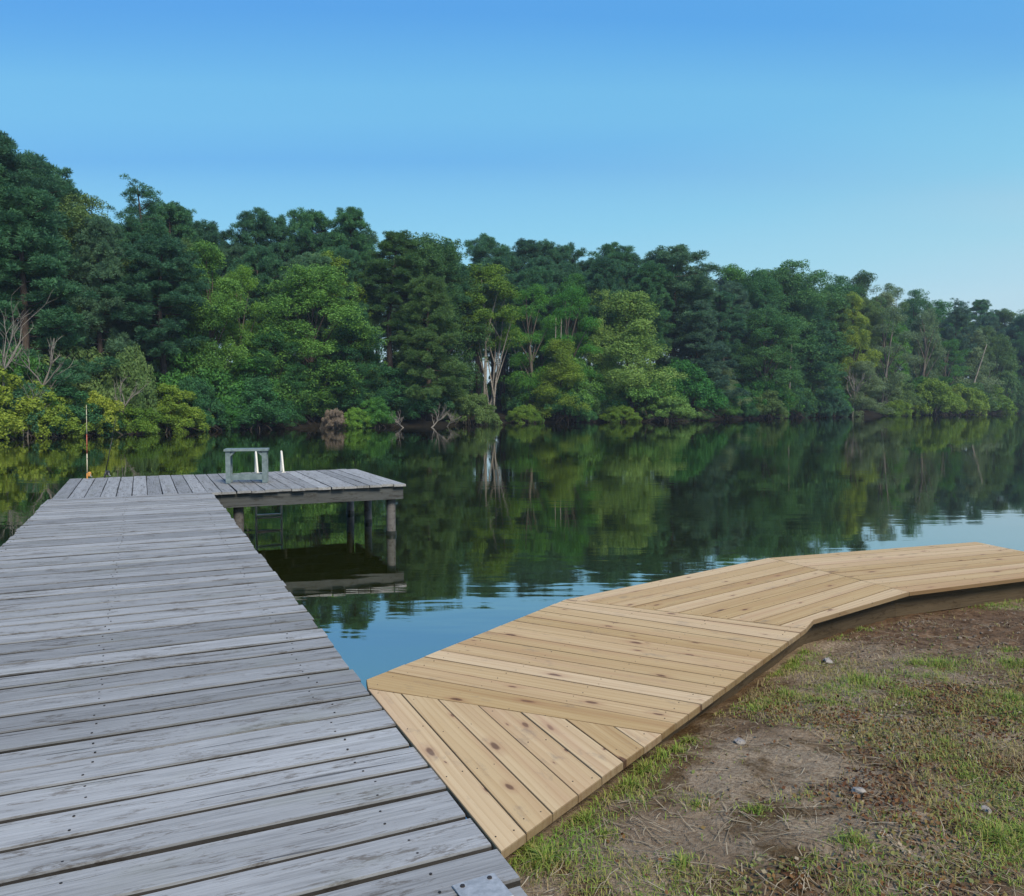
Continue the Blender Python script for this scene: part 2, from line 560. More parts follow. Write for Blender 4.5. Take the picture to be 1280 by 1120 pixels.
fb = np.concatenate([np.linspace(-2.4, -.7, 25), np.linspace(-.68, .7, 130), np.linspace(.75, 1.2, 10)])
fs = np.array([-6, -3, -1.5, -.7, 0, .7, 1.4, 2, 4, 7, 10, 15, 22, 30, 45, 80, 200, 450.])
FV = []
for b in fb:
    wob = .8 * (vnoise(b * 40, 3.0, 5) - .5)
    for s in fs:
        p = at(b, s)
        k = wob if abs(s) < 4 else 0
        FV.append((p.x, p.y + k, p.z + .25 * (vnoise(p.x * .7, p.y * .7, 9) - .5) * (1 if s > 1 else .2)))
ii = np.arange(len(FV)).reshape(len(fb), len(fs))
FQ = np.stack([ii[:-1, :-1], ii[1:, :-1], ii[1:, 1:], ii[:-1, 1:]], -1).reshape(-1, 4)
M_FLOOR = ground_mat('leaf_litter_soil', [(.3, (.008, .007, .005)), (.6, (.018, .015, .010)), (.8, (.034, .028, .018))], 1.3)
tag(link('far_bank', np_mesh('far_bank', FV, [FQ], M_FLOOR, smooth=True)), 'dark forest floor rising from the far waterline', kind='structure')

# ------------------------------------------------------------------ near bank
LINE = np.array([(-70, -30), (-14, -4), (-4, .6), (-.9, 2.55), (-.25, 2.75), (.05, 2.95), (1.75, 5.35), (2.85, 6.25), (4.2, 6.85), (8, 8.4), (16, 10.5), (70, 14)], float)


def land(X, Y):
    """signed distance to the bank's edge, positive on land"""
    best = np.full(np.shape(X), 1e9); sgn = np.ones(np.shape(X))
    for a, b in zip(LINE[:-1], LINE[1:]):
        d = b - a; L2 = d @ d
        t = np.clip(((X - a[0]) * d[0] + (Y - a[1]) * d[1]) / L2, 0, 1)
        px, py = X - a[0] - t * d[0], Y - a[1] - t * d[1]
        dd = np.hypot(px, py)
        cr_ = d[0] * (Y - a[1]) - d[1] * (X - a[0])
        m_ = dd < best
        best = np.where(m_, dd, best); sgn = np.where(m_, np.where(cr_ < 0, 1, -1), sgn)
    return best * sgn


def bank_z(X, Y, fine=True):
    s = land(X, Y)
    z = np.interp(s, [-30, -2.5, -.75, -.2, .25, 1.2, 6, 30], [-1.6, -1.1, .1, .64, .735, .775, .80, 1.1])
    edge = np.interp(Y, [1.5, 2.6, 3.4, 4.4, 5.3, 6.1, 7.2], [.155, .142, .112, .062, .030, .010, .03])
    z = z + edge * np.clip((s + .8) / .9, 0, 1) * np.clip(1.6 - s / 2.0, .3, 1)
    onland = np.clip((s + .2) / .4, 0, 1)
    if fine:
        clod = np.clip(1 - np.hypot((X - 3.2) / 1.9, (Y - 5.55) / .75), 0, 1)       # raked loose dirt beside the boardwalk
        z = z + onland * (.050 * (fbm(X * 1.6, Y * 1.6, 3, 3) - .5) + .030 * (fbm(X * 7, Y * 7, 21, 4) - .5)
                          + .010 * (fbm(X * 34, Y * 34, 33, 3) - .5))
        z = z + clod * (.035 * np.abs(fbm(X * 13, Y * 13, 44, 4) - .5) * 2 + .02 * (vnoise(X * 40, Y * 40, 71) - .5) + .03)
    return z


def soil_mat():
    m, nt, out = new_mat('bank_soil')
    v = obj_vec(nt, False)
    n1 = noise_n(nt, v, 1.3, (1, 1, 1), 4, .6, .3)
    n2 = noise_n(nt, v, 11.0, (1, 1, 1), 9, .76, .4)
    n3 = noise_n(nt, v, 55.0, (1, 1, 1), 8, .78)
    n4 = noise_n(nt, v, 2.1, (1, 1, 1), 5, .65, .6)
    base = ramp_node(nt, n2, [(.34, (.070, .046, .030)), (.5, (.175, .122, .083)), (.66, (.285, .212, .152))])
    sandy = ramp_node(nt, n3, [(.36, (.17, .130, .095)), (.50, (.36, .290, .225)), (.66, (.52, .44, .355))])
    col = mix_col(nt, ramp_node(nt, n1, [(.40, 0.0), (.56, 1.0)]), base, sandy)
    moss = ramp_node(nt, n3, [(.3, (.055, .030, .014)), (.55, (.105, .062, .022)), (.75, (.115, .110, .040))])
    col = mix_col(nt, math_n(nt, 'MULTIPLY', ramp_node(nt, n4, [(.50, 0.0), (.60, 1.0)]), .8), col, moss)
    col = mix_col(nt, math_n(nt, 'MULTIPLY', ramp_node(nt, n3, [(.55, 0.0), (.7, 1.0)]), .35), col, (.38, .33, .27))
    # freshly dug brown dirt beside the far bend of the boardwalk
    dm = N(nt, 'ShaderNodeMapping'); dm.inputs['Location'].default_value = (-3.3 / 1.9, -5.75 / .95, -.5)
    dm.inputs['Scale'].default_value = (1 / 1.9, 1 / .95, .6)
    nt.links.new(v, dm.inputs['Vector'])
    dl = N(nt, 'ShaderNodeVectorMath', operation='LENGTH'); nt.links.new(dm.outputs[0], dl.inputs[0])
    dug = ramp_node(nt, math_n(nt, 'MULTIPLY_ADD', n2, .5, dl.outputs['Value']), [(.85, 1.0), (1.0, 0.0)])
    brown = ramp_node(nt, n2, [(.36, (.075, .046, .030)), (.5, (.165, .108, .072)), (.66, (.255, .175, .120))])
    col = mix_col(nt, dug, col, brown)
    wb = N(nt, 'ShaderNodeMix', data_type='RGBA', blend_type='MULTIPLY'); wb.inputs['Factor'].default_value = 1.0
    nt.links.new(col, wb.inputs['A']); wb.inputs['B'].default_value = (1.0, .955, .84, 1)
    col = wb.outputs['Result']
    h = math_n(nt, 'MULTIPLY_ADD', n3, .5, n2)
    finish(nt, out, col, .95, h, 1.0, .03, .1)
    return m


def axis(lo, a, b, hi, step, g=1.35):
    xs = list(np.arange(a, b + 1e-6, step))
    s, x = step, b
    while x < hi: s *= g; x += s; xs.append(x)
    s, x = step, a
    while x > lo: s *= g; x -= s; xs.insert(0, x)
    return xs


gm = sheet('ground', soil_mat(), axis(-70, -.6, 5.6, 70, .022), axis(-70, 1.9, 7.2, 60, .022), bank_z)
tag(link('bank_ground', gm), 'bare brown dirt bank with thin grass beside the boardwalk', kind='structure')

# ------------------------------------------------------------------ thin blue evening haze over the lake
hz = MB()
hz.box((0, 370, 16.5), (2560, 1100, 40.0))
hm, nt, out = new_mat('evening_haze')
pv = N(nt, 'ShaderNodeVolumePrincipled')
pv.inputs['Color'].default_value = (.62, .78, 1.0, 1)
pv.inputs['Density'].default_value = .00034
pv.inputs['Anisotropy'].default_value = .0
nt.links.new(pv.outputs[0], out.inputs['Volume'])
tag(hz.build('haze', hm), 'thin bluish evening haze hanging over the lake and forest', kind='stuff')

# ------------------------------------------------------------------ grey pier
D = Vector((-.4202, .9074, 0)).normalized()       # along the walkway, away from the bank
E = Vector((D.y, -D.x, 0))                        # across, towards the right
PZ = .95                                          # top of the deck above the water
ANG_E = math.atan2(E.y, E.x)
ANG_D = math.atan2(D.y, D.x)
def pier(a, c, z=PZ): return D * a + E * c + Vector((0, 0, z))


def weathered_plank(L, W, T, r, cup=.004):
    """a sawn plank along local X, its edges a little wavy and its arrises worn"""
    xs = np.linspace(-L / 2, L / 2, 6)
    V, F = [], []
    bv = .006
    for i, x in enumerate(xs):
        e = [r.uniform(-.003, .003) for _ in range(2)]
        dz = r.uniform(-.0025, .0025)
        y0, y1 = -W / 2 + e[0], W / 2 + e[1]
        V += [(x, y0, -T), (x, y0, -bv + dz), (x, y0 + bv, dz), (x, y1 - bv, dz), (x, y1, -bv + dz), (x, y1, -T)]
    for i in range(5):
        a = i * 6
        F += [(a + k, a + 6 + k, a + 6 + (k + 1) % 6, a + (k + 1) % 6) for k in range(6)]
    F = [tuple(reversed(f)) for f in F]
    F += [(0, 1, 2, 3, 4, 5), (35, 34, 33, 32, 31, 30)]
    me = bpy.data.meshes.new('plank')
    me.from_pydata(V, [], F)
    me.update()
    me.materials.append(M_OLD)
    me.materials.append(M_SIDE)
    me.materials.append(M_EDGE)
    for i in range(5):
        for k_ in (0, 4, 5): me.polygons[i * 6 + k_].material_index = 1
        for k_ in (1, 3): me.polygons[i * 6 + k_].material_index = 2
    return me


pr = random.Random(5)
pier_o = empty('wooden_pier', pier(0, 0, 0))
tag(pier_o, 'weathered grey plank pier with a wide end platform standing over the lake', 'pier')
def inP(p): return Vector(p) - pier_o.location


nails = MB()
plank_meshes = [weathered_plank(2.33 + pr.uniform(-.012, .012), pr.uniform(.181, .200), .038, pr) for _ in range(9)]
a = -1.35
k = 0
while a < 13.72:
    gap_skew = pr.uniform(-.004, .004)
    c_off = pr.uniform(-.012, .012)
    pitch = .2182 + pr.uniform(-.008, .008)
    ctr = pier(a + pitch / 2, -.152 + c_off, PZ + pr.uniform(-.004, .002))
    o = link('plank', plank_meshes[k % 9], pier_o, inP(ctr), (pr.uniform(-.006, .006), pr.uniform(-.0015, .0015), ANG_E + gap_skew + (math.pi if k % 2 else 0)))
    for cx in (-1.12, -.08, .92):
        for dy in (-.05, .05):
            q = ctr + E * (cx + pr.uniform(-.03, .03)) + D * (dy + pr.uniform(-.012, .012))
            nails.tube([q + Vector((0, 0, -.004)), q + Vector((0, 0, .0025))], [.005, .005], 6)
    a += pitch
    k += 1
# platform planks run outwards
c = -1.28
plat_meshes = [weathered_plank(3.66, .216, .040, pr) for _ in range(7)]
k = 0
while k < 25:
    pitch = -1.28 + (k + 1) * .2232 + pr.uniform(-.002, .002) - c
    off = pr.uniform(-.03, .03)
    ctr = pier(13.83 + 1.83 + off, c + pitch / 2, PZ + pr.uniform(-.005, .004))
    o = link('plank', plat_meshes[k % 7], pier_o, inP(ctr), (pr.uniform(-.012, .012), 0, ANG_D + pr.uniform(-.003, .003) + (math.pi if k % 2 else 0)))
    for da in (-1.7, 0, 1.7):
        for dc in (-.05, .05):
            q = ctr + D * (da + pr.uniform(-.02, .02)) + E * dc
            nails.tube([q + Vector((0, 0, -.004)), q + Vector((0, 0, .0025))], [.005, .005], 6)
    c += pitch
    k += 1
nl = nails.build('nail_heads', M_IRON, pier_o, -pier_o.location)
nl['kind'] = 'stuff'


def beam(name, p, q, w, h, mat, parent, label=None):
    """a beam whose top centre line runs p -> q"""
    p, q = Vector(p), Vector(q)
    d = q - p
    o = MB().box((0, 0, -h / 2), (d.length, w, h), bev=.004).build(name, mat, parent, (p + q) / 2 - parent.location, (0, -math.asin(d.z / d.length), math.atan2(d.y, d.x)))
    if label: o['label'] = label
    return o


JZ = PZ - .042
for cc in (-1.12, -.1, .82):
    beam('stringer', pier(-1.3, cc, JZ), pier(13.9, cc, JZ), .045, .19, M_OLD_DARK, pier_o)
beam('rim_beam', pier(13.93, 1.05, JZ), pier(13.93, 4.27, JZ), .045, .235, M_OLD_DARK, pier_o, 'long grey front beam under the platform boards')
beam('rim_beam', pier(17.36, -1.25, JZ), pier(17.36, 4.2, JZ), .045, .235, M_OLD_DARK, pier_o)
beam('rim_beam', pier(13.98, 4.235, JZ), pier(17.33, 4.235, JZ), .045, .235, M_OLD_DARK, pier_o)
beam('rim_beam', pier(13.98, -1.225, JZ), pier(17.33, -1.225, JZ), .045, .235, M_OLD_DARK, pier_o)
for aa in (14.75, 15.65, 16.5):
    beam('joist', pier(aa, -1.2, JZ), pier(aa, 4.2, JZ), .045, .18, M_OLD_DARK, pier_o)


def pile(loc, r, top, label=None):
    pts, rad = [], []
    for t in np.linspace(0, 1, 7):
        pts.append((pr.uniform(-.006, .006), pr.uniform(-.006, .006), -1.1 + t * (top + 1.1)))
        rad.append(r * (1.05 - .08 * t) * pr.uniform(.97, 1.03))
    o = MB().tube(pts, rad, 12).build('post', M_POST, pier_o, inP((loc.x, loc.y, 0)), smooth=True)
    w = MB().tube([(0, 0, -.05), (0, 0, .03), (0, 0, .075)], [r * 1.12, r * 1.13, r * 1.04], 12, False).build('wet_band', M_WET, o, smooth=True)
    return o


M_WET = plain('wet_black_algae', (.008, .010, .008), (.022, .026, .018), .35, 30)
for aa, cc, r in ((14.1, 4.10, .085), (15.75, 4.10, .075), (17.2, 4.08, .08), (14.12, 1.45, .085), (17.2, 1.3, .09), (14.1, -1.05, .1),
                  (17.2, -1.05, .09), (10.2, .72, .09), (10.2, -1.02, .09), (6.4, .72, .09), (6.4, -1.02, .09), (3.2, .70, .09), (3.2, -1.02, .09)):
    pile(pier(aa, cc, 0), r, JZ - .003 if aa > 14 else JZ - .193)

# steel plate screwed to the front plank
pl = MB().box((0, 0, .0025), (.14, .13, .005), bev=.001).build('hinge_plate', M_STEEL, pier_o, inP(pier(2.118, .885, PZ + .0045)), (0, 0, ANG_E + .05))
pl['label'] = 'galvanised steel plate screwed to the front plank'
for sx in (-.045, .045):
    MB().tube([(sx, .045, .003), (sx, .045, .0085)], [.009, .007], 8).build('screw', M_IRON, pl)

# ------------------------------------------------------------------ new boardwalk
NZ = PZ + .006
A_ = Vector((-.765, 4.110, 0)); B_ = Vector((.396, 5.832, 0)); C_ = Vector((2.403, 7.416, 0)); D_ = Vector((4.841, 8.278, 0))
S1 = Vector((-.035, 2.500, 0)); M1w = Vector((-.735, 3.985, 0)); M1s = Vector((.658, 3.424, 0)); M2s = Vector((1.888, 5.059, 0))
S2 = Vector((2.016, 5.266, 0)); S3 = Vector((3.045, 6.056, 0)); E_ = Vector((5.219, 6.971, 0))
walk = empty('boardwalk', (1.9, 5.4, 0))
tag(walk, 'new pale pine boardwalk bending along the bank to the right of the grey pier', 'boardwalk')
br = random.Random(3)
screws = MB()


def shrink(poly, g):
    """move every edge of a convex counter-clockwise polygon inwards by g[i]"""
    n = len(poly)
    out = []
    for i in range(n):
        p0, p1, p2 = poly[i - 1], poly[i], poly[(i + 1) % n]
        d1 = (p1 - p0).normalized(); d2 = (p2 - p1).normalized()
        n1 = Vector((-d1.y, d1.x, 0)); n2 = Vector((-d2.y, d2.x, 0))
        a_ = p0 + n1 * g[i - 1]; b_ = p1 + n2 * g[i]
        den = d1.x * d2.y - d1.y * d2.x
        if abs(den) < 1e-4: out.append(p1 + n1 * g[i - 1]); continue
        t = ((b_.x - a_.x) * d2.y - (b_.y - a_.y) * d2.x) / den
        out.append(a_ + d1 * t)
    return out


def area(p): return sum(p[i - 1].x * p[i].y - p[i].x * p[i - 1].y for i in range(len(p))) / 2


def board(poly, direction, gaps=None, T=.030):
    if area(poly) < 0: poly = poly[::-1]
    g = [.0028] * len(poly) if gaps is None else gaps
    poly = shrink(poly, g)
    if area(poly) < .004: return
    ctr = sum(poly, Vector()) / len(poly)
    rz = math.atan2(direction.y, direction.x) + (math.pi if br.random() < .5 else 0)
    M = Matrix.Rotation(-rz, 3, 'Z')
    loc = [M @ (p - ctr) for p in poly]
    n = len(loc)
    bv = .0026
    tops = shrink(loc, [bv] * n)
    tw = [br.uniform(-.0012, .0012) for _ in range(n)]
    V = [(p.x, p.y, -T) for p in loc] + [(p.x, p.y, -bv + t) for p, t in zip(loc, tw)] + [(p.x, p.y, t) for p, t in zip(tops, tw)]
    F = [tuple(reversed(range(n))), tuple(range(2 * n, 3 * n))]
    for i in range(n):
        j = (i + 1) % n
        F += [(i, j, n + j, n + i), (n + i, n + j, 2 * n + j, 2 * n + i)]
    me = bpy.data.meshes.new('board')
    me.from_pydata(V, [], F)
    me.update()
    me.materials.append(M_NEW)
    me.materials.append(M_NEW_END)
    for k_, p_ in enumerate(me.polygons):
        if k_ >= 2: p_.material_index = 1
    link('board', me, walk, ctr + Vector((0, 0, NZ + br.uniform(-.001, .001))) - walk.location, (0, 0, rz))
    ext = [p.x for p in loc]
    x0, x1 = min(ext), max(ext)
    if x1 - x0 > .35:
        Mi = Matrix.Rotation(rz, 3, 'Z')
        ys = [p.y for p in loc]
        for x in np.arange(x0 + .10, x1 - .05, max(.38, (x1 - x0 - .2) / 3.0)):
            for y in (min(ys) * .55, max(ys) * .55):
                q = ctr + Mi @ Vector((x + br.uniform(-.015, .015), y, 0)) + Vector((0, 0, NZ))
                screws.tube([q + Vector((0, 0, -.003)), q + Vector((0, 0, .0012))], [.0030, .0030], 6)


def clip(poly, p, n):
    """keep the part of poly with (v - p).n >= 0"""
    out = []
    for i in range(len(poly)):
        a_, b_ = poly[i - 1], poly[i]
        da, db = (a_ - p).dot(n), (b_ - p).dot(n)
        if (da >= 0) != (db >= 0): out.append(a_.lerp(b_, da / (da - db)))
        if db >= 0: out.append(b_)
    return out


# first bay: boards laid parallel to the pier
c0 = 1.000
tri = [M1w - D * .0, M1s, S1]
cw = c0
for w in (.142, .140, .148, .150, .150, .156, .146, .20):
    pc = clip(tri, E * cw, E)
    pc = clip(pc, E * (cw + w), -E) if pc else pc
    if len(pc) >= 3: board(pc, D, [.0014] * len(pc))
    cw += w


def fan(P0, Q0, P1, Q1, n, jig=.06, wide=None, first=None):
    """n boards between the lines P0-Q0 and P1-Q1"""
    ts = [0] + [(i + br.uniform(-jig, jig)) / n for i in range(1, n)] + [1]
    for i in range(n):
        p0, q0 = P0.lerp(P1, ts[i]), Q0.lerp(Q1, ts[i])
        p1, q1 = P0.lerp(P1, ts[i + 1]), Q0.lerp(Q1, ts[i + 1])
        e = [br.uniform(0, .004) for _ in range(2)]
        poly = [p0, q0, q1, p1] if (i or not first) else [p0, first, q0, q1, p1]
        g = [.0028] * len(poly)
        if wide is not None and i == wide: g = [.0055, .002, .002, .002]
        board(poly, q0 - p0, g if area(poly) > 0 else list(reversed(g)))


# second bay: boards across the walk; the last ones end on the mitre
ga = A_.lerp(B_, .885); gb = M1s.lerp(M2s, .83)
fan(A_, M1s, ga, gb, 12, first=M1w)
fan(ga, gb, B_, M2s, 3, wide=0)
# third and fourth bays: boards along the walk, mitred at the bend
NB = 10
for i in range(NB):
    t0, t1 = i / NB, (i + 1) / NB
    P0, P1 = B_.lerp(M2s, t0), B_.lerp(M2s, t1)
    Q0, Q1 = C_.lerp(S3, t0), C_.lerp(S3, t1)
    R0, R1 = D_.lerp(E_, t0), D_.lerp(E_, t1)
    poly = [P0, P1, Q1, Q0] if i < NB - 1 else [P0, P1, S2, Q1, Q0]
    board(poly, Q0 - P0)
    board([Q0, Q1, R1, R0], R0 - Q0)
sc = screws.build('screw_heads', M_IRON, walk, -walk.location)
sc['kind'] = 'stuff'


def inset_line(pts, d):
    out = []
    for i, p in enumerate(pts):
        nrm = Vector()
        if i: t = (p - pts[i - 1]).normalized(); nrm += Vector((-t.y, t.x, 0))
        if i < len(pts) - 1: t = (pts[i + 1] - p).normalized(); nrm += Vector((-t.y, t.x, 0))
        out.append(p + nrm.normalized() * d)
    return out


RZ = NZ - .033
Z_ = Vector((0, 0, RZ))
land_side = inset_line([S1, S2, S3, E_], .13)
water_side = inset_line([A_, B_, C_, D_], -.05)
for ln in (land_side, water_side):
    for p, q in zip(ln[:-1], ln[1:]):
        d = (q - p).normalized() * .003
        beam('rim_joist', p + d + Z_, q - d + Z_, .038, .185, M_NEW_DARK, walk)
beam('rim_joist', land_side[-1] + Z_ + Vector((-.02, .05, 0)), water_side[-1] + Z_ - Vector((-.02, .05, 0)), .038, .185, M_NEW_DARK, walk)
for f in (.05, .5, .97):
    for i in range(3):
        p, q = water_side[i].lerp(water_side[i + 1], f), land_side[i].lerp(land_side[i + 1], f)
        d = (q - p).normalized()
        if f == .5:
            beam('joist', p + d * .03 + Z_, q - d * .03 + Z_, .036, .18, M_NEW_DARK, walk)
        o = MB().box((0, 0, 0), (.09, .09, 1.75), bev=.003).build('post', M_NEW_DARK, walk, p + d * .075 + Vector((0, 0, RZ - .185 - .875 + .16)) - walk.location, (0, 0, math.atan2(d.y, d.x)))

# ------------------------------------------------------------------ things on the pier
bench = empty('bench', (-4.84, 14.58, PZ + .006), R(12))
tag(bench, 'small grey-green wooden bench standing on the pier platform', 'bench')
BL, BD, BH = .76, .36, .62
for i in range(3):
    MB().box((0, (i - 1) * .124, BH - .02), (BL, .118, .04), bev=.006).build('seat_slat', M_BENCH, bench)
for sx in (-1, 1):
    for sy in (-1, 1):
        MB().box((sx * .315, sy * .13, (BH - .042) / 2), (.085, .04, BH - .042), bev=.003).build('leg', M_BENCH, bench)
    MB().box((sx * .315, 0, BH - .085), (.04, .215, .082), bev=.003).build('cleat', M_BENCH, bench)
    MB().box((sx * .315, 0, .115), (.038, .215, .085), bev=.003).build('side_rail', M_BENCH, bench)
    for sy in (-1, 1):
        # short diagonal brace in the upper corner
        q = Matrix.Rotation(R(45) * sx, 3, 'Y')
        MB().box((sx * .245, sy * .13, BH - .085), (.115, .034, .034), q).build('brace', M_BENCH, bench)
for sy in (-1, 1):
    MB().box((0, sy * .13, .105), (.54, .036, .095), bev=.003).build('stretcher', M_BENCH, bench)

lad = empty('swim_ladder', pier(17.44, 2.42, PZ), ANG_E)
tag(lad, 'cream painted swim ladder hooked over the far edge of the platform', 'ladder')
for sx in (-.26, .26):
    t = MB()
    t.tube([(sx, -.25, .005), (sx, -.235, .03), (sx, -.03, .40), (sx, .0, .43), (sx, .022, .40), (sx, .09, .0), (sx, .12, -.3), (sx, .12, -1.45)], .021, 8)
    t.build('rail', M_LADDER, lad, smooth=True)
    MB().box((sx, -.25, .006), (.09, .08, .008), bev=.002).build('foot_plate', M_LADDER, lad)
for z in (-.32, -.62, -.92, -1.22):
    MB().box((0, .12, z), (.50, .075, .03), bev=.004).build('rung', M_LADDER, lad)

M_ROD1 = plain('pale_rod_blank', (.55, .50, .36), (.68, .62, .46), .4, 30)
M_ROD2 = plain('red_rod_blank', (.42, .10, .06), (.52, .16, .10), .35, 30)
M_ROD3 = plain('black_rod_blank', (.012, .013, .016), (.03, .032, .036), .35, 30)
M_CORK = plain('orange_cork_grip', (.50, .22, .05), (.62, .32, .09), .7, 60)


def rod(loc, tilt, segs, L, label, reel_mat, reel_side):
    o = empty('fishing_rod', loc)
    tag(o, label, 'fishing rod')
    d = Vector(tilt).normalized()
    P = lambda t: d * (t * L) + Vector((0, 0, -.03 * math.sin(t * 3)))
    for nm, t0, t1, r0, r1, m in segs:
        MB().tube([P(t0), P((t0 + t1) / 2), P(t1)], [r0, (r0 + r1) / 2, r1], 8).build(nm, m, o, smooth=True)
    gl = MB()
    for t in (.36, .52, .66, .78, .88, .96):
        c_ = P(t) + Vector((reel_side * .014, -.012, 0))
        ring = [c_ + Vector((.011 * math.cos(a_), .004, .011 * math.sin(a_))) for a_ in np.linspace(0, 2 * math.pi, 9)]
        gl.tube(ring, .0022, 5, False)
    gl.build('line_guides', M_IRON, o)
    rb = MB()
    c_ = P(.16) + Vector((reel_side * .055, -.02, 0))
    rb.tube([P(.16), c_], [.008, .008], 6)
    rb.tube([c_ + d * -.045, c_ + d * -.03, c_ + d * .03, c_ + d * .045], [.018, .032, .032, .020], 12)
    re = rb.build('reel', reel_mat, o)
    MB().tube([c_, c_ + Vector((.045, -.045, .0)), c_ + Vector((.05, -.05, -.04)), c_ + Vector((.08, -.06, -.045))], [.005, .005, .005, .009], 6).build('crank', M_STEEL, re)
    return o


rod(pier(17.46, -.98, PZ - .16), (.012, .01, 1), [('grip', 0, .17, .016, .014, M_CORK), ('blank', .17, .42, .0095, .0085, M_ROD1),
    ('wrapped_section', .42, .66, .0088, .0075, M_ROD2), ('tip', .66, 1, .0075, .004, M_ROD1)], 1.58,
    'upright pale fishing rod with a red middle and orange grip at the platform corner', M_CORK, 1)
rod(pier(17.46, -.70, PZ - .10), (.19, .05, 1), [('grip', 0, .2, .019, .016, M_ROD3), ('blank', .2, .7, .010, .007, M_ROD3), ('tip', .7, 1, .007, .0035, M_ROD3)], 1.32,
    'black fishing rod with a dark spinning reel leaning right at the platform corner', M_ROD3, 1)

# ------------------------------------------------------------------ tree building
def unit(n):
    v = rng.normal(size=(n, 3))
    return v / np.linalg.norm(v, axis=1, keepdims=True)


def leaves(cent, rad, per, size, aspect=.55, flat=.7, up=.35, droop=0.0, tint=None):
    """diamond leaves scattered through puffs. cent (n,3), rad (n,), tint (n,)"""
    n = len(cent)
    per_n = np.maximum(6, (per * (rad / rad.mean()) ** 2).astype(int))
    idx = np.repeat(np.arange(n), per_n)
    m = len(idx)
    d = unit(m)
    d[:, 2] = np.where(d[:, 2] < -.75, -d[:, 2], d[:, 2])
    rr = rad[idx] * rng.uniform(.35, 1.0, m) ** .6
    P = cent[idx] + d * rr[:, None] * np.array([1, 1, flat])
    nrm = d * .8 + unit(m) * .75 + np.array([0, 0, up])
    nrm /= np.linalg.norm(nrm, axis=1, keepdims=True)
    t = np.cross(nrm, unit(m)); t /= np.linalg.norm(t, axis=1, keepdims=True) + 1e-9
    t[:, 2] -= droop
    w = np.cross(nrm, t)
    w /= np.linalg.norm(w, axis=1, keepdims=True) + 1e-9
    L = size * rng.uniform(.6, 1.3, m)[:, None]
    V = np.stack([P - t * L * .5, P + w * L * aspect * .5, P + t * L * .5, P - w * L * aspect * .5], 1).reshape(-1, 3)
    F = np.arange(4 * m).reshape(-1, 4)
    tb = rng.uniform(0, 1, n) if tint is None else tint
    tt = np.clip(tb[idx] * .7 + rng.uniform(-.05, .35, m), 0, 1)
    return V, F, np.repeat(tt, 4)


def needles(cent, rad, per, width=.028, tint=None, flat=.92):
    """pine tufts: thin triangles that radiate from each puff"""
    n = len(cent)
    per_n = np.maximum(10, (per * (rad / rad.mean()) ** 2).astype(int))
    idx = np.repeat(np.arange(n), per_n)
    m = len(idx)
    d = unit(m)
    d[:, 2] = np.where(d[:, 2] < -.7, -d[:, 2], d[:, 2])
    sc = np.array([1, 1, flat])
    base = cent[idx] + d * (rad[idx] * rng.uniform(.15, .75, m))[:, None] * sc
    dd = d + unit(m) * .55 + np.array([0, 0, .15]); dd /= np.linalg.norm(dd, axis=1, keepdims=True)
    L = (rad[idx] * rng.uniform(.24, .40, m))[:, None]
    w = np.cross(dd, unit(m)); w /= np.linalg.norm(w, axis=1, keepdims=True) + 1e-9
    V = np.stack([base - w * width, base + w * width, base + dd * L], 1).reshape(-1, 3)
    F = np.arange(3 * m).reshape(-1, 3)
    tb = rng.uniform(0, 1, n) if tint is None else tint
    tt = np.clip(tb[idx] * .7 + rng.uniform(-.05, .35, m), 0, 1)
    return V, F, np.repeat(tt, 3)


def bend(p0, p1, sag, n=4):
    p0, p1 = Vector(p0), Vector(p1)
    return [p0.lerp(p1, t) + Vector((0, 0, sag * math.sin(math.pi * t))) for t in np.linspace(0, 1, n)]


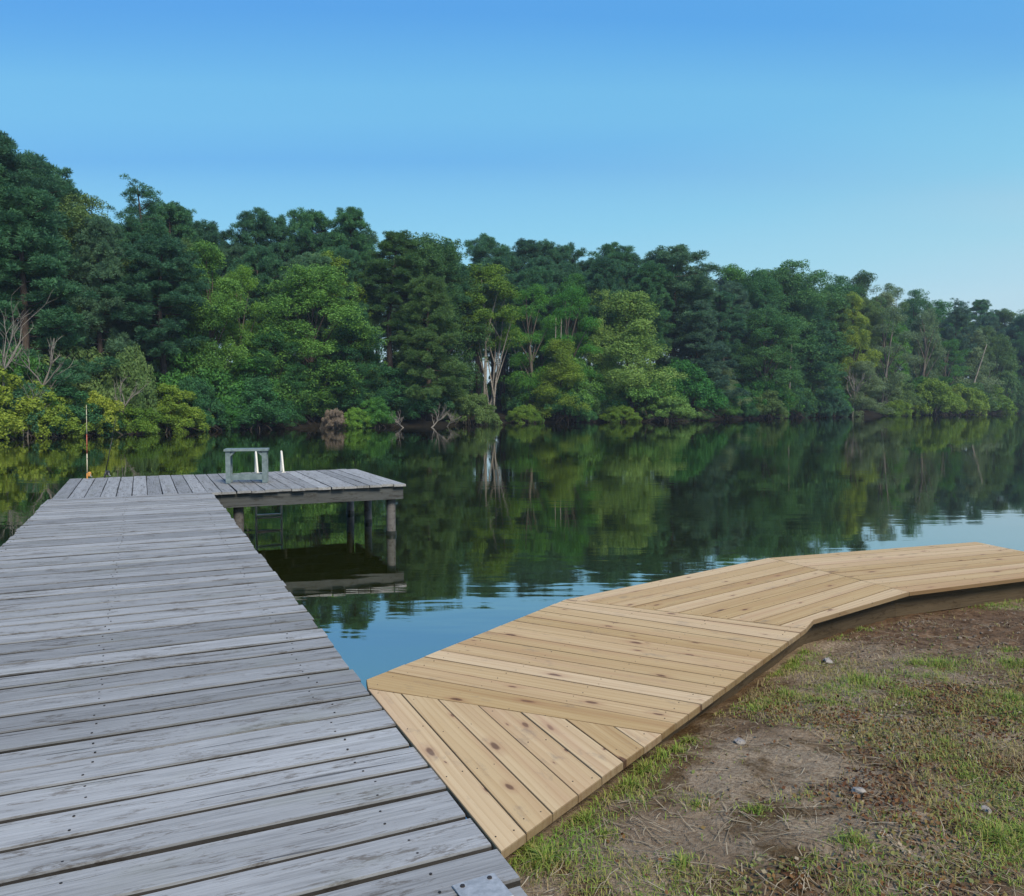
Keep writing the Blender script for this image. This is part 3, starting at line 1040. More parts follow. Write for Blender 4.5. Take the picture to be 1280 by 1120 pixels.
def make_pine(seed, H=22, base=.40, reach=3.6, nbr=38, puff=.62, per=95, opened=False, low_profile=False):
    r = random.Random(seed)
    T = MB()
    lean = Vector((r.uniform(-.5, .5), r.uniform(-.5, .5), 0))
    axis_ = lambda t: Vector((lean.x * t * t + .12 * math.sin(t * 7 + seed), lean.y * t * t + .12 * math.cos(t * 5 + seed), H * t))
    ts = np.linspace(0, 1, 11)
    T.tube([axis_(t) - Vector((0, 0, .4 if t == 0 else 0)) for t in ts], [max(.03, .26 * (1 - t) ** .75 + .02) for t in ts], 8)
    cent, rad = [], []
    for i in range(nbr):
        u = (i + r.uniform(-.4, .4)) / nbr
        u = min(max(u, 0), 1)
        t = base + (1 - base) * u
        prof = max(.40, max(0, 1 - abs(1.65 * u - .70) ** 2.4) ** .6) if not low_profile else (1 - .66 * u)
        L = reach * prof * r.uniform(.55, 1.15)
        az = i * 2.4 + r.uniform(-.6, .6)
        st = axis_(t)
        d = Vector((math.cos(az), math.sin(az), 0))
        en = st + d * L + Vector((0, 0, L * r.uniform(.05, .42) * (1 if u > .25 else .3)))
        T.tube(bend(st, en, -.08 * L), [.07 * (1 - .6 * u), .05, .035, .015], 5, False)
        npf = max(3, int(L * (4.6 if not opened else 2.4) + .5))
        for j in range(npf):
            f = .34 + .66 * (j + r.uniform(.2, .9)) / npf
            side = d.cross(Vector((0, 0, 1)))
            c_ = st.lerp(en, min(f, 1.02)) + side * r.uniform(-.85, .85) * L * .30 + Vector((0, 0, r.uniform(-.35, .6)))
            cent.append(c_); rad.append(puff * r.uniform(.7, 1.3))
    for j in range(90 if not opened else 14):
        u = r.uniform(.35, 1.0) ** .8
        pr_ = max(.30, max(0, 1 - abs(1.65 * u - .70) ** 2.4) ** .6) if not low_profile else (1 - .66 * u)
        az, q = r.uniform(0, 6.283), reach * pr_ * .92 * math.sqrt(r.uniform(.15, 1))
        cent.append(axis_(base + (1 - base) * u) + Vector((math.cos(az) * q, math.sin(az) * q, .25 * q + r.uniform(-.3, .3)))); rad.append(puff * r.uniform(.7, 1.2))
    for j in range(26 if not opened else 12):
        cent.append(axis_(1) + Vector((r.uniform(-.9, .9), r.uniform(-.9, .9), r.uniform(-1.5, .5)))); rad.append(puff * r.uniform(.7, 1.1))
    for j in range(9):            # dead stubs under the crown
        t = r.uniform(base * .45, base)
        az = r.uniform(0, 6.3)
        st = axis_(t)
        T.tube([st, st + Vector((math.cos(az), math.sin(az), r.uniform(-.2, .25))) * r.uniform(.6, 1.6)], [.03, .012], 4, False)
    cent = np.array([tuple(c_) for c_ in cent]); rad = np.array(rad)
    V, F, ti = needles(cent, rad, per)
    return H, 2 * reach, T.mesh('trunk', M_BARK, True), np_mesh('crown', V, [F], M_FOL['pine'], ti)


def make_broad(seed, H=20, base=.16, W=8.0, lobes=16, puffs=30, puff=.58, per=78, leaf=.165, top_w=.5, aspect=.6, droop=0.0,
               mat='green', barkm=None, stems=1, gap=0.0, flat=.95):
    r = random.Random(seed)
    T = MB()
    cent, rad, tint = [], [], []
    roots = [Vector((r.uniform(-.12, .12) * W * (stems > 1), r.uniform(-.1, .1) * W * (stems > 1), 0)) for _ in range(stems)]
    tops = []
    for q in roots:
        lean = Vector((r.uniform(-.1, .1), r.uniform(-.1, .1), 0)) * W + q * .9
        ts = np.linspace(0, 1, 8)
        hh = H * r.uniform(.80, .93)
        pts = [q + lean * t * t + Vector((.15 * math.sin(t * 6 + seed), .15 * math.cos(t * 5), hh * t - (.4 if t == 0 else 0))) for t in ts]
        r0 = (.24 if stems == 1 else .11) * H / 20
        T.tube(pts, [max(.02, r0 * (1 - t) ** .7) for t in ts], 8)
        tops.append(pts)
    for i in range(lobes):
        u = (i + .5) / lobes
        z = H * (base + (.97 - base) * u)
        prof = math.sin(math.pi * (.13 + .87 * u * top_w + (1 - top_w) * 0.45 * u)) if False else (1 - abs(2 * u - 2 * (1 - top_w)) ** 2.2 * .62)
        prof = max(.16, prof) * (1 - .55 * max(0, u - .75) / .25)
        az = i * 2.4 + r.uniform(-.5, .5)
        Rr = W / 2 * prof * r.uniform(.50, .82)
        lr = W * .185 * r.uniform(.7, 1.3) * (1 - .25 * u)
        z += r.uniform(-.07, .07) * H * (1 - u * .6)
        lc = Vector((math.cos(az) * Rr, math.sin(az) * Rr, z - lr * .3))
        pts = tops[i % stems]
        kz = min(len(pts) - 1, max(1, int(len(pts) * (u * .8 + base * .2))))
        T.tube(bend(pts[kz - 1], lc, .3), [.09 * H / 20, .06, .04, .02], 5, False)
        lt = r.uniform(0, 1)
        for j in range(puffs):
            d = Vector(unit(1)[0])
            if d.z < -.5 and r.random() < .6: d.z = -d.z
            if r.random() < gap: continue
            c_ = lc + Vector((d.x * lr * 1.15, d.y * lr * 1.15, d.z * lr * 1.0)) * r.uniform(.5, 1.1)
            cent.append(c_); rad.append(puff * r.uniform(.6, 1.2)); tint.append(.5 * lt + .5 * r.random())
    cent = np.array([tuple(c_) for c_ in cent]); rad = np.array(rad)
    V, F, ti = leaves(cent, rad, per, leaf, aspect, flat, .12, droop, np.array(tint))
    return H, W, T.mesh('trunk', barkm or M_BARK, True), np_mesh('crown', V, [F], M_FOL[mat], ti)


def make_layered(seed, H=14, W=7, layers=9, per=150, mat='light'):
    """horizontal sprays of leaves in tiers"""
    r = random.Random(seed)
    T = MB()
    pts = [Vector((.2 * math.sin(t * 5 + seed), .2 * math.cos(t * 4), H * .92 * t - (.4 if t == 0 else 0))) for t in np.linspace(0, 1, 9)]
    T.tube(pts, [max(.02, .2 * (1 - t) ** .8) for t in np.linspace(0, 1, 9)], 8)
    cent, rad, tint = [], [], []
    for i in range(layers * 4):
        u = (i // 4 + r.uniform(0, .9)) / layers
        z = H * (.12 + .84 * u) + r.uniform(-1.3, 1.3)
        L = W / 2 * (1.02 - .78 * u ** 1.3) * r.uniform(.6, 1.1)
        az = i * 1.9 + r.uniform(-.5, .5)
        d = Vector((math.cos(az), math.sin(az), 0))
        st = Vector((0, 0, min(z, H * .9)))
        en = st + d * L + Vector((0, 0, L * r.uniform(-.5, .45) + .2))
        T.tube(bend(st, en, .12 * L), [.06, .045, .03, .012], 5, False)
        side = d.cross(Vector((0, 0, 1)))
        lt = r.random()
        for j in range(9):
            f = r.uniform(.25, 1.05)
            c_ = st.lerp(en, f) + side * r.uniform(-1, 1) * .30 * L * (1.2 - f * .5) + Vector((0, 0, .12 * L * math.sin(math.pi * min(f, 1)) + r.uniform(-.9, .8)))
            cent.append(c_); rad.append(r.uniform(.45, .95)); tint.append(.5 * lt + .5 * r.random())
    cent = np.array([tuple(c_) for c_ in cent]); rad = np.array(rad)
    V, F, ti = leaves(cent, rad, per, .17, .5, .9, .2, .12, np.array(tint))
    return H, W, T.mesh('trunk', M_BARK, True), np_mesh('crown', V, [F], M_FOL[mat], ti)


def make_bush(seed, H=4, W=5, lobes=15, per=140, mat='yellow', sprawl=.5):
    r = random.Random(seed)
    T = MB()
    cent, rad, tint = [], [], []
    for i in range(lobes):
        az = i * 2.4 + r.uniform(-.4, .4)
        q = math.sqrt((i + .5) / lobes)
        Rr = W / 2 * q * .78
        z = H * (.92 - .76 * q ** 2.0) * r.uniform(.75, 1.0)
        lc = Vector((math.cos(az) * Rr, math.sin(az) * Rr, z * .82))
        T.tube(bend((math.cos(az) * .25, math.sin(az) * .25, -.35), lc, .2), [.05, .04, .03, .015], 5, False)
        lr = W * .17 * r.uniform(.8, 1.2)
        lt = r.random()
        for j in range(17):
            d = Vector(unit(1)[0])
            if d.z < -.1 and r.random() < .6: d.z = -d.z
            c_ = lc + Vector((d.x * lr * 1.1, d.y * lr * 1.1, d.z * lr * .85)) * r.uniform(.5, 1.05)
            c_.z = max(c_.z, .25)
            cent.append(c_); rad.append(.36 * r.uniform(.6, 1.25)); tint.append(.5 * lt + .5 * r.random())
        for j in range(2):         # bare stems reaching down to the water
            az2 = az + r.uniform(-.6, .6)
            T.tube(bend((math.cos(az2) * .4, math.sin(az2) * .4, .5), (math.cos(az2) * W * .46, math.sin(az2) * W * .46, r.uniform(-.2, .5)), .25), [.03, .025, .02, .01], 4, False)
    cent = np.array([tuple(c_) for c_ in cent]); rad = np.array(rad)
    V, F, ti = leaves(cent, rad, per, .14, .5, .95, .15, 0, np.array(tint))
    return H, W, T.mesh('stems', M_TWIG, True), np_mesh('foliage', V, [F], M_FOL[mat], ti)


def dead_mesh(seed, H, spread=.5, n0=7, lean=(0, 0), r0=.09):
    """bare branching dead wood"""
    r = random.Random(seed)
    T = MB()

    def grow(p, d, L, rad, depth):
        pts = [p]
        for i in range(3):
            d = (d + Vector((r.uniform(-.25, .25), r.uniform(-.25, .25), r.uniform(-.1, .2)))).normalized()
            pts.append(pts[-1] + d * L / 3)
        T.tube(pts, [rad, rad * .85, rad * .65, rad * .4], 6 if depth == 0 else 4, False)
        if depth < 3:
            for i in range(n0 if depth == 0 else 3):
                b_ = pts[r.choice((1, 2, 3)) if depth else r.choice((2, 3))]
                dv = (d + Vector((r.uniform(-1, 1), r.uniform(-1, 1), r.uniform(-.3, .8))) * spread * 1.6).normalized()
                grow(b_, dv, L * r.uniform(.45, .7), rad * .5, depth + 1)
    grow(Vector((0, 0, -.3)), Vector((lean[0], lean[1], 1)).normalized(), H * .55, r0, 0)
    return T.mesh('branches', M_SNAG, True)


PROTO = {
    'pine_a': make_pine(1, 22, .34, 3.9, 44, .56, 200),
    'pine_b': make_pine(2, 21, .42, 3.5, 40, .55, 200),
    'pine_c': make_pine(3, 20, .38, 3.3, 38, .54, 200),
    'pine_d': make_pine(4, 22, .48, 2.5, 32, .52, 200),
    'pine_e': make_pine(5, 17, .16, 4.1, 46, .52, 200, low_profile=True),
    'airy_pine': make_pine(6, 22, .50, 3.0, 24, .50, 140, opened=True),
    'oak_a': make_broad(11, 20, .08, 8.5, 28, 30),
    'oak_b': make_broad(12, 19, .12, 7.5, 26, 30, top_w=.55),
    'oak_c': make_broad(13, 19, .05, 10.0, 34, 30, top_w=.45),
    'oak_d': make_layered(14, 14, 7),
    'feather_a': make_broad(15, 18, .10, 6.0, 20, 15, .62, 120, .16, .38, .35, .35, 'grey', M_TWIG, flat=1.0),
    'feather_b': make_broad(16, 20, .30, 4.6, 13, 9, .55, 60, .18, .45, .35, .2, 'grey', M_TWIG, gap=.25, flat=.9),
    'birch': make_broad(17, 17, .52, 6.5, 16, 26, .52, 70, .16, .55, .6, 0, 'yellow', M_PALE, stems=4),
}
NAMES = {'pine': 'pine_tree', 'airy': 'pine_tree', 'oak': 'broadleaf_tree', 'feather': 'feathery_tree', 'birch': 'pale_trunk_tree'}
BUSHP = [make_bush(21, 4, 5), make_bush(22, 3.6, 5, 11), make_bush(23, 4.4, 4.6, 13), make_bush(24, 3.2, 5, 11, 150)]
DARKP = []
for h_, w_, st_, fo_ in BUSHP:          # the same growth on dark stems
    st2 = st_.copy(); st2.materials[0] = M_BARK
    DARKP.append((h_, w_, st2, fo_))


def place_tree(kind, loc, H, W, mat, label, group=None, name=None, cat='tree', proto=None, names=('trunk', 'crown')):
    h, w, tm, cm = proto or PROTO[kind]
    o = empty(name or NAMES[kind.split('_')[0]], loc, random.uniform(0, 6.28))
    sz = H / h
    sx = W / w
    sx = max(min(sx, sz * 1.7), sz * .5)
    o.scale = (sx, sx, sz)
    link(names[0], tm, o)
    cr_ = link(names[1], cm, o)
    cr_.material_slots[0].link = 'OBJECT'
    cr_.material_slots[0].material = M_FOL[mat]
    return tag(o, label, cat, group)


TREES = [
    ('pine_a', -0.632, 9.0, 22.4, 9.8, 'pine',
     'tallest dark pine, its crown filling the upper left corner of the treeline'),
    ('pine_c', -0.685, 5.0, 19.7, 8.9, 'pine',
     'dark pine half cut off by the left edge of the picture'),
    ('pine_b', -0.578, 13.0, 21.8, 8.0, 'pine',
     'dark pine just right of the tallest pine, a little lower'),
    ('oak_a', -0.537, 8.0, 19.7, 7.7, 'olive',
     'brownish green rounded treetop between the tall left pine and the airy pine'),
    ('airy_pine', -0.454, 10.0, 21.6, 6.5, 'pine',
     'airy pine with open tufted top standing clear against the sky on the left'),
    ('pine_b', -0.414, 14.0, 20.7, 6.2, 'pine',
     'dark pine directly right of the airy tufted pine'),
    ('pine_c', -0.374, 17.0, 19.2, 6.2, 'pine',
     'lower dark pine in the dip of the skyline right of the airy pine'),
    ('pine_a', -0.318, 16.0, 21.2, 7.2, 'pine',
     'dark pine on the skyline above the grey bench'),
    ('pine_c', -0.288, 20.0, 21.2, 5.7, 'pine',
     'small dark pine top right after the one above the bench'),
    ('pine_b', -0.240, 17.0, 22.2, 7.1, 'pine',
     'full dark pine on the skyline, left one of the close pair above the platform end'),
    ('pine_d', -0.196, 15.0, 22.3, 5.2, 'pine',
     'narrow dark pine, right one of the close pair above the platform end'),
    ('oak_b', -0.224, 10.0, 17.6, 8.3, 'yellow',
     'yellow-green treetop in front of the close pair of pines'),
    ('pine_d', -0.152, 9.0, 19.5, 7.1, 'olive',
     'thin olive pine at the left side of the wide brownish crown'),
    ('oak_c', -0.098, 11.0, 20.7, 11.2, 'olive',
     'wide brownish green crown above the bright sky gaps in the forest'),
    ('pine_a', -0.024, 24.0, 23.4, 8.9, 'pine',
     'dark pine directly behind the pale-trunked yellow-green tree'),
    ('pine_d', 0.012, 27.0, 23.8, 6.5, 'pine',
     'first of three dark pine tops right of the pale-trunked tree'),
    ('pine_b', 0.041, 27.0, 23.8, 7.0, 'pine',
     'second of three dark pine tops right of the pale-trunked tree'),
    ('pine_c', 0.068, 26.0, 23.3, 7.0, 'pine',
     'third of three dark pine tops right of the pale-trunked tree'),
    ('pine_a', 0.116, 24.0, 23.7, 9.5, 'pine',
     'dark pine standing up behind the light green layered broadleaf tree'),
    ('pine_b', 0.148, 26.0, 23.0, 7.8, 'pine',
     'dark pine just right of the pine behind the light green layered tree'),
    ('pine_c', 0.202, 10.0, 23.0, 13.0, 'bluepine',
     'broad grey-green pine whose limbs step down to the right over the shore'),
    ('feather_b', 0.244, 24.0, 24.6, 5.5, 'grey',
     'thin bare-looking treetop right of the broad grey-green pine'),
    ('oak_b', 0.272, 24.0, 24.3, 11.4, 'green',
     'mid-green rounded crown in the gap between the broad pine and the dark dome'),
    ('oak_a', 0.308, 14.0, 24.1, 9.7, 'dark',
     'left shoulder of the big dark domed tree mass on the right shore'),
    ('oak_c', 0.348, 12.0, 25.9, 17.9, 'dark',
     'biggest dark domed broadleaf tree on the right half of the shore'),
    ('oak_a', 0.406, 20.0, 26.1, 9.7, 'dark',
     'dark rounded tree on the right flank of the big dark dome'),
    ('oak_b', 0.434, 26.0, 27.6, 10.3, 'olive',
     'olive rounded treetop behind the bright yellow-topped tree'),
    ('feather_b', 0.454, 20.0, 25.7, 5.1, 'grey',
     'wispy sparse treetop right of the bright yellow-topped tree'),
    ('feather_a', 0.472, 24.0, 26.1, 6.7, 'olive',
     'feathery olive treetop rising behind the pale feathery tree'),
    ('oak_a', 0.501, 26.0, 25.9, 8.5, 'dark',
     'small dark round crown above the grey feathery tree'),
    ('oak_c', 0.528, 26.0, 24.0, 9.5, 'green',
     'green crown where the skyline drops towards the right edge'),
    ('airy_pine', 0.556, 30.0, 24.5, 7.6, 'pine',
     'left one of two spiky pine tops near the right end of the skyline'),
    ('pine_d', 0.582, 30.0, 25.4, 6.7, 'pine',
     'right one of two spiky pine tops near the right end of the skyline'),
    ('oak_b', 0.612, 26.0, 25.2, 11.0, 'olive',
     'low olive crown close to the right end of the skyline'),
    ('oak_a', 0.647, 24.0, 27.9, 13.0, 'olive',
     'last olive crown on the skyline, cut by the right edge of the picture'),
    ('pine_e', -0.605, 2.5, 17.4, 10.6, 'pine',
     'big near pine with tiered limbs over the yellow bushes at far left'),
    ('pine_e', -0.512, 5.0, 16.6, 7.5, 'bluepine',
     'pine with layered limbs between the two tall groups on the left shore'),
    ('pine_c', -0.435, 3.0, 15.5, 8.8, 'pine',
     'near pine with a forked lower trunk showing behind the platform corner'),
    ('oak_b', -0.378, 3.0, 16.5, 7.0, 'green',
     'green broadleaf tree with a sunlit right shoulder above the grey pier'),
    ('feather_a', -0.336, 4.0, 14.9, 4.6, 'leafy',
     'bright green narrow tree left of the broad dome above the bench'),
    ('oak_c', -0.248, 4.0, 15.5, 12.1, 'green',
     'broad domed green tree above the bench, widest on this stretch'),
    ('oak_a', -0.295, 2.0, 9.6, 7.4, 'dark',
     'lower dark green tree hanging over the water behind the bench'),
    ('oak_b', -0.198, 3.0, 11.6, 6.5, 'dark',
     'dark tree left of the bright gaps, its foliage down to the water'),
    ('pine_e', -0.105, 3.0, 14.6, 8.9, 'olive',
     'thin near pine between the two bright gaps with its dark trunk showing'),
    ('birch', -0.028, 2.5, 18.3, 7.7, 'yellow',
     'yellow-green tree on several pale bare trunks near the centre of the shore'),
    ('feather_a', 0.024, 3.5, 16.8, 6.8, 'leafy',
     'light green tree just right of the pale-trunked tree'),
    ('feather_a', 0.072, 4.0, 16.7, 7.3, 'leafy',
     'pointed light green tree left of the big layered light tree'),
    ('oak_d', 0.146, 3.0, 16.4, 12.3, 'light',
     'big light green broadleaf tree with layered sprays, right of centre'),
    ('oak_d', 0.112, 5.0, 16.6, 6.6, 'light',
     'narrow light green spire joined to the left of the layered tree'),
    ('oak_d', 0.060, 0.8, 10.2, 7.5, 'yellow',
     'small yellow-green layered tree on two thin pale stems over the bank'),
    ('pine_e', 0.228, 4.0, 16.0, 13.3, 'bluepine',
     'near grey-green pine drooping towards the water right of the layered tree'),
    ('oak_d', 0.265, 1.5, 7.2, 8.4, 'grey',
     'low grey-green tree leaning over the water below the broad pine'),
    ('oak_a', 0.318, 4.0, 17.2, 11.7, 'dark',
     'dark broadleaf tree below the left of the big dome'),
    ('pine_e', 0.370, 5.0, 17.6, 11.2, 'pine',
     'dark near tree below the right of the big dome with a pale trunk'),
    ('oak_b', 0.422, 5.0, 22.0, 7.4, 'yellow',
     'bright yellow-topped tree on the right shore'),
    ('feather_a', 0.466, 3.0, 20.2, 9.3, 'grey',
     'pale grey-green feathery tree leaning on a white trunk'),
    ('feather_b', 0.512, 6.0, 21.0, 7.7, 'grey',
     'grey sparse feathery tree right of the pale leaning one'),
    ('feather_a', 0.542, 5.0, 15.4, 8.3, 'green',
     'green feathery tree behind the yellow waterside bushes'),
    ('oak_d', 0.572, 7.0, 18.3, 11.0, 'grey',
     'soft grey-green crown over the yellow waterside bushes'),
    ('oak_b', 0.606, 5.0, 18.3, 9.4, 'olive',
     'brownish green tree above the right end of the yellow bushes'),
    ('oak_c', 0.638, 6.0, 20.2, 10.5, 'dark',
     'dark green tree at the right edge of the picture'),
    ('oak_d', 0.438, -2.4, 10.6, 11.2, 'grey',
     'grey-green bushy tree standing in the water on many stems'),
    ('feather_a', 0.382, 0.5, 6.2, 6.0, 'grey',
     'small flat-topped grey-green tree left of the bushy tree in the water'),
]
BUSHES = [
    (-0.670, -1.0, 5.0, 6.5, 'yellow', 'yellow-green bush at the left edge of the water'),
    (-0.618, 0.5, 6.0, 4.6, 'green', 'greener bush behind the yellow ones at far left'),
    (-0.590, -1.5, 3.8, 4.9, 'yellow', 'rounded yellow-green waterside bush with the bleached snag behind it'),
    (-0.522, -1.5, 3.2, 4.6, 'yellow', 'yellow-green waterside bush behind the upright red rod'),
    (-0.475, -0.5, 6.4, 3.6, 'olive', 'taller olive bush with a bare grey stick in it'),
    (-0.475, -1.8, 2.7, 4.5, 'yellow', 'low yellow-green bush behind the leaning dark rod'),
    (-0.428, -1.5, 3.7, 5.0, 'yellow', 'yellow-green bush at the right end of the left waterside row'),
    (0.015, -1.0, 2.2, 3.5, 'yellow', 'single small round bush on the waterline at centre'),
    (0.134, -1.0, 2.1, 4.3, 'yellow', 'small twin-topped yellow-green bush at the waterline'),
    (0.193, -1.2, 3.5, 6.7, 'light', 'rounded light green bush right of the twin-topped one'),
    (0.232, -1.0, 2.0, 3.8, 'olive', 'low dull bush touching the right side of the rounded light bush'),
    (0.478, -2.0, 3.1, 5.5, 'yellow', 'small yellow-green bush left of the long yellow thicket'),
    (0.525, -3.0, 7.2, 9.0, 'yellow', 'left part of the long yellow thicket with an orange tip'),
    (0.558, -3.2, 6.7, 9.4, 'yellow', 'middle of the long yellow thicket behind the white bird'),
    (0.592, -3.0, 6.3, 9.1, 'yellow', 'right low end of the long yellow thicket'),
    (0.613, -1.0, 9.5, 5.4, 'olive', 'rounded olive bush on pale hanging stems at the right'),
    (-0.195, -1.0, 2.0, 2.8, 'leafy', 'small bright green bush beside the brown dead bush'),
    (-0.055, -0.5, 3.6, 5.3, 'olive', 'brownish bush at the foot of the pale trunks'),
    (-0.170, -0.5, 2.7, 3.5, 'green', 'green bush between the brown dead bush and the driftwood'),
]

for kind, b, s, H, W, mat, label in TREES:
    nm = None
    place_tree(kind, at(b, s), H, W * 1.12, mat, label)

for i, (b, s, H, W, mat, label) in enumerate(BUSHES):
    place_tree(None, at(b, max(s, -2.0)), H * 1.25, W * 1.25, mat, label, name='waterside_bush', cat='bush', proto=BUSHP[i % 4], names=('stems', 'foliage'))

# forest interior: trees one only sees bits of between and behind the front ones
SKB = [-.9, -.64, -.54, -.44, -.34, -.2, -.08, -.02, .08, .21, .35, .44, .52, .64, .9]
SKT = [.33, .32, .265, .255, .225, .225, .21, .20, .187, .183, .175, .16, .133, .12, .10]


def skyline(b): return float(np.interp(b, SKB, SKT))


fr = random.Random(77)
FILL = []          # (class, bearing, object)
kinds = ['pine_a', 'pine_b', 'pine_c', 'pine_d', 'oak_a', 'oak_b', 'oak_c', 'pine_b']
nfill = 0
for s0, step in ((9, 5.6), (17, 5.0), (26, 5.4), (36, 6.5)):
    b = -1.15
    while b < .80:
        s = s0 + fr.uniform(-2.5, 2.5)
        p = at(b, s)
        kd = fr.choice(kinds)
        hmax = p.y * (skyline(b) - fr.uniform(.014, .05)) + 2.4 - p.z
        H = min(hmax, fr.uniform(18, 27))
        clear = s0 < 30 and any(abs(b - g) < .015 for g in (-.164, -.068))          # openings where the sky shows through
        if H > 8 and not clear:
            ft = place_tree(kd, p, H, H * fr.uniform(.32, .44), fr.choice((['pine', 'dark', 'dark', 'green', 'olive'] if b < .36 else ['olive', 'green', 'light', 'grey', 'leafy']) if kd[0] == 'o' else (['pine', 'pine', 'bluepine'] if b < .36 else ['olive', 'bluepine', 'pine'])),
                       'dark tree deep in the crowded forest behind the front trees', 'trees in the forest interior')
            FILL.append((('second', 'third', 'fourth', 'fifth')[(9, 17, 26, 36).index(s0)] + '-row dark ' + ('pine' if 'pine' in kd else 'broadleaf tree'), b, ft))
            nfill += 1
        b += step * fr.uniform(.75, 1.25) / p.y
# understory on the far bank
b = -1.12
while b < .74:
    for s, lo, hi, g in ((fr.uniform(-1.3, .5), 2.2, 5.5, 0), (fr.uniform(3, 6), 5.0, 9.5, 1), (fr.uniform(12, 34), 5.0, 9.0, 2)):
        if fr.random() < (.22 if g == 0 else .1): continue
        bb = b + fr.uniform(-.01, .01)
        if g < 2 and s < 3.5 and any(abs(bb - q[0]) < q[3] / 2 / shore(bb) + .012 for q in BUSHES if q[0] > -.25): continue
        if g < 2 and (-.064 < bb < -.006 or .405 < bb < .455 or -.14 < bb < -.085 and g == 0): continue
        p = at(bb, s)
        H = fr.uniform(lo, hi)
        ft = place_tree(None, p, H, H * fr.uniform(.95, 1.5), fr.choice(['dark', 'dark', 'green', 'pine', 'green', 'olive']),
                   ('dark green shrub hanging over the shaded far waterline', 'tall dark shrub in the shade under the front trees', 'shrub far back in the dark forest')[g],
                   ('shrubs along the far waterline', 'shrubs under the front trees', 'shrubs deep in the forest')[g],
                   name='forest_shrub', cat='shrub', proto=DARKP[fr.randrange(4)], names=('stems', 'foliage'))
        FILL.append((('low dark shrub by the waterline', 'tall dark shrub under the front trees', 'shrub deep in the forest')[g], bb, ft))
    b += 2.7 / shore(b)

# every inner tree and shrub is told apart by the named trees it stands between
MARKS = [(-2, 'the left edge'), (-.632, 'the tallest pine'), (-.454, 'the airy pine'), (-.318, 'the pine above the bench'), (-.248, 'the broad dome'),
         (-.196, 'the narrow pine'), (-.105, 'the wide brownish crown'), (-.028, 'the pale trunks'), (.072, 'the pointed tree'), (.146, 'the layered tree'),
         (.202, 'the broad grey-green pine'), (.272, 'the mid-green crown'), (.348, 'the big dark dome'), (.422, 'the yellow-topped tree'), (.466, 'the pale feathery tree'),
         (.512, 'the grey feathery tree'), (.572, 'the spiky pine tops'), (.638, 'the right edge'), (9, 'beyond')]
bins = {}
for cls, b, o in FILL:
    i = max(q for q in range(len(MARKS) - 1) if MARKS[q][0] <= b)
    bins.setdefault((cls, i), []).append((b, o))
ORD = ('nearest', 'second', 'third', 'fourth', 'fifth', 'sixth', 'seventh', 'eighth', 'ninth', 'tenth', 'eleventh', 'twelfth')
for (cls, i), lst in bins.items():
    lst.sort(key=lambda q: q[0])
    for k, (b, o) in enumerate(lst):
        if i == 0: o['label'] = '%s, %s inwards from the left edge' % (cls, ('first', *ORD[1:])[min(len(lst) - 1 - k, 11)] if False else ('first', *ORD[1:])[min(k, 11)])
        elif MARKS[i + 1][1] == 'beyond': o['label'] = '%s, %s outwards past the right edge' % (cls, ('first', *ORD[1:])[min(k, 11)])
        elif len(lst) == 1: o['label'] = '%s between %s and %s' % (cls, MARKS[i][1], MARKS[i + 1][1])
        else: o['label'] = '%s, %s right of %s' % (cls, ORD[min(k, 11)], MARKS[i][1])

# dead wood
def snag(b, s, H, label, seed, spread=.5, lean=(0, 0), r0=.09, name='dead_tree', cat='dead tree', z=0.0):
    p = at(b, s)
    o = link(name, dead_mesh(seed, H, spread, 7, lean, r0), None, (p.x, p.y, max(p.z, -.2) + z), (0, 0, 0))
    return tag(o, label, cat)


snag(-.588, -1.0, 7.6, 'bleached forked dead tree rising over the yellow bushes at far left', 51, .55, (.1, -.05), .13)
snag(-.632, -1.6, 9.5, 'tall thin grey dead stem curving up at the left edge', 52, .35, (-.18, -.1), .09)
snag(-.625, -2.0, 4.6, 'pale twiggy dead branch sticking out of the left edge bush', 53, .6, (.25, -.2), .09)
snag(-.492, -1.8, 5.0, 'bare grey stick tree inside the olive bush on the left', 54, .5, (.1, -.2), .09)
snag(-.107, -2.4, 2.9, 'pale leaning driftwood fork right of the brown dead bush', 55, .5, (1.3, -.1), .11, 'driftwood', 'driftwood')
snag(-.128, -2.6, 2.6, 'low arched pale driftwood lying at the waterline', 56, 1.0, (-2.2, -.1), .10, 'driftwood', 'driftwood')
snag(-.396, -1.2, 2.3, 'small forked dead branch in the water right of the left bushes', 57, .6, (.8, -.3), .08, 'driftwood', 'driftwood')
snag(-.084, -2.0, 2.6, 'spiky grey brush pile left of the brownish bush at the pale trunks', 58, 1.3, (.5, -.2), .09, 'driftwood', 'driftwood')
snag(.598, -2.0, 9.5, 'grey bare stems hanging to the water at the right end of the thicket', 59, .5, (.1, -.1), .22)
snag(.612, -2.0, 8.0, 'bleached bare tree at the right edge beside the hanging stems', 60, .55, (-.1, -.1), .22)
snag(.425, -1.8, 9.0, 'pale dead stems under the grey bushy tree in the water', 61, .45, (.1, 0), .18)
for b, s, H, lab, lean in ((.460, 4, 19, 'white leaning bare trunk on the right shore', .12), (.565, 4.5, 15, 'thin white slanting trunk above the yellow thicket', .30),
                           (.345, 3, 12, 'thin pale trunk in front of the dark right-hand trees', .03), (.052, 1.6, 13, 'pair of pale bare stems under the small layered yellow tree', .02)):
    p = at(b, s)
    T = MB()
    for q in ((0, 0), (.7, .3)) if 'pair' in lab else ((0, 0),):
        T.tube([(q[0] + lean * H * t, q[1], H * t - .3) for t in np.linspace(0, 1, 7)], [.17 * (1 - .75 * t) * p.y / 110 for t in np.linspace(0, 1, 7)], 7)
    tag(T.build('bare_trunk', M_PALE, None, p, smooth=True), lab, 'dead tree')
